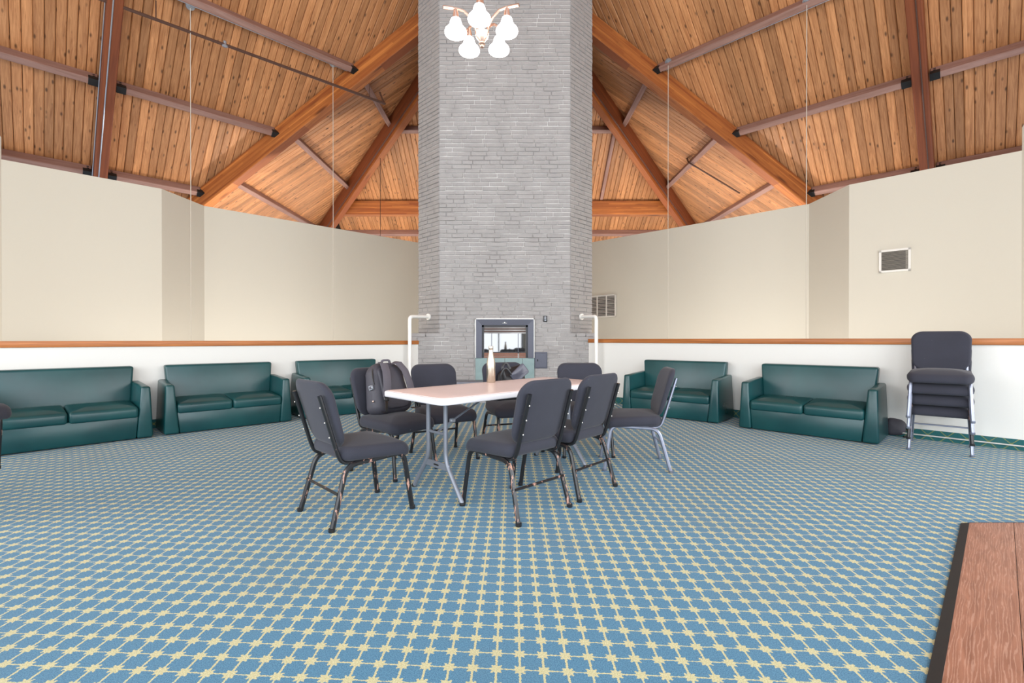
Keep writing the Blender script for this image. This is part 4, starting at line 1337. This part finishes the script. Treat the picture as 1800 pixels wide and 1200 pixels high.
ribbon(fillet([(0.06, 0.03, 0.22), (0.10, 0.03, 0.36), (0.04, 0.0, 0.40), (0.0, 0.01, 0.33)], 0.04), 0.03, 0.01, (0, 1, 0)).build('strap', M['leather'], bg_)
ribbon(fillet([(0.08, 0.05, 0.12), (0.13, 0.06, 0.26), (0.07, 0.06, 0.36), (-0.01, 0.05, 0.26)], 0.05), 0.022, 0.008, (0, 1, 0)).build('strap', M['leather'], bg_)
# small bag on the floor behind the right loveseat
fb = empty('floor_bag', (4.47, 5.50, 0.0), math.radians(-40))
tag(fb, 'small black bag on the floor between the right loveseat and the stacked chairs', 'bag')
MB().slab(0.20, 0.20, 0.07, 0.14, 0.05, 5, 4, 0.015, lambda p: Vector((p.x, p.z * (1.2 - 1.5 * max(0, p.y)) + 0.03 * p.x, 0.105 + p.y * (1 - 0.9 * p.x)))).build('body', M['nylon'], fb)
MB().tube(fillet([(0.04, -0.02, 0.15), (0.10, -0.05, 0.10), (0.13, -0.06, 0.012), (0.07, -0.10, 0.012)], 0.05), 0.012, 6).build('strap', M['black_plastic'], fb)

# ================================================================== PORTABLE DANCE FLOOR
df = empty('dance_floor', (0, 0, 0))
tag(df, 'corner of a portable wood-look dance floor with black rubber edging', 'dance floor')
A = on_floor(1690, 921); B = on_floor(1630, 1200)
e1 = Vector((B.x - A.x, B.y - A.y, 0)).normalized()          # along the left edge, towards the camera
n1 = Vector((-e1.y, e1.x, 0))                                # inwards
if n1.x < 0: n1 = -n1
TZ = 0.022
eps = 0.038
# left edge strip and top edge strip (they meet at 135 degrees)
k135 = math.tan(math.radians(22.5))
Li = 2.6
def strip(p, q, inward, k0):
    p, q = Vector(p), Vector(q)
    t = (q - p).normalized()
    ip = p + inward * eps + t * k0
    return [(p.x, p.y, 0.001), (q.x, q.y, 0.001), ((q + inward * eps).x, (q + inward * eps).y, 0.001), (ip.x, ip.y, 0.001),
            (p.x, p.y, 0.006), (q.x, q.y, 0.006), ((q + inward * eps).x, (q + inward * eps).y, TZ + 0.002), (ip.x, ip.y, TZ + 0.002)]
q1 = Vector((A.x, A.y, 0)) + e1 * Li
q2 = Vector((A.x + 1.6, A.y, 0))
A0 = Vector((A.x, A.y, 0))
k0 = eps * k135
h1 = strip(A0, q1, n1, k0)
h2 = strip(A0, q2, Vector((0, -1, 0)), k0)
def fixed(mb):
    return mb
m1 = MB(); m1.hexa(h1); o1 = m1.build('rubber_edge', M['rubber'], df, smooth=None)
m2 = MB(); m2.hexa(h2); o2 = m2.build('rubber_edge', M['rubber'], df, smooth=None)
for o in (o1, o2):
    bm = bmesh.new(); bm.from_mesh(o.data); bmesh.ops.recalc_face_normals(bm, faces=bm.faces); bm.to_mesh(o.data); bm.free()
I0 = A0 + n1 * eps + e1 * k0
pw = 0.185
for k in range(8):
    a, b_ = k * pw, (k + 1) * pw - 0.002
    # board between offsets a and b from the inner left edge; its far end lies on the inner top edge
    def far(off):
        p = I0 + n1 * off
        tt = (p.y - (A0.y - eps)) / (-e1.y)
        return p + e1 * tt if abs(e1.y) > 1e-6 else p
    f0, f1 = far(a), far(b_)
    g0, g1 = I0 + n1 * a + e1 * Li, I0 + n1 * b_ + e1 * Li
    loc = f0
    xax, yax = e1, n1
    zax = xax.cross(yax)
    sgz = 1 if zax.z > 0 else -1
    mw = Matrix(((xax.x, sgz * yax.x, 0, loc.x), (xax.y, sgz * yax.y, 0, loc.y), (0, 0, 1, 0), (0, 0, 0, 1)))
    inv = mw.inverted()
    pts = [inv @ p for p in (f0, g0, g1, f1)]
    mb = MB().add([(p.x, p.y, 0.002) for p in pts] + [(p.x, p.y, TZ) for p in pts],
                  [(0, 1, 2, 3), (7, 6, 5, 4), (0, 4, 5, 1), (1, 5, 6, 2), (2, 6, 7, 3), (3, 7, 4, 0)])
    o = mb.build('board', M['dance'], df, smooth=None)
    bm = bmesh.new(); bm.from_mesh(o.data); bmesh.ops.recalc_face_normals(bm, faces=bm.faces); bm.to_mesh(o.data); bm.free()
    o.matrix_local = mw
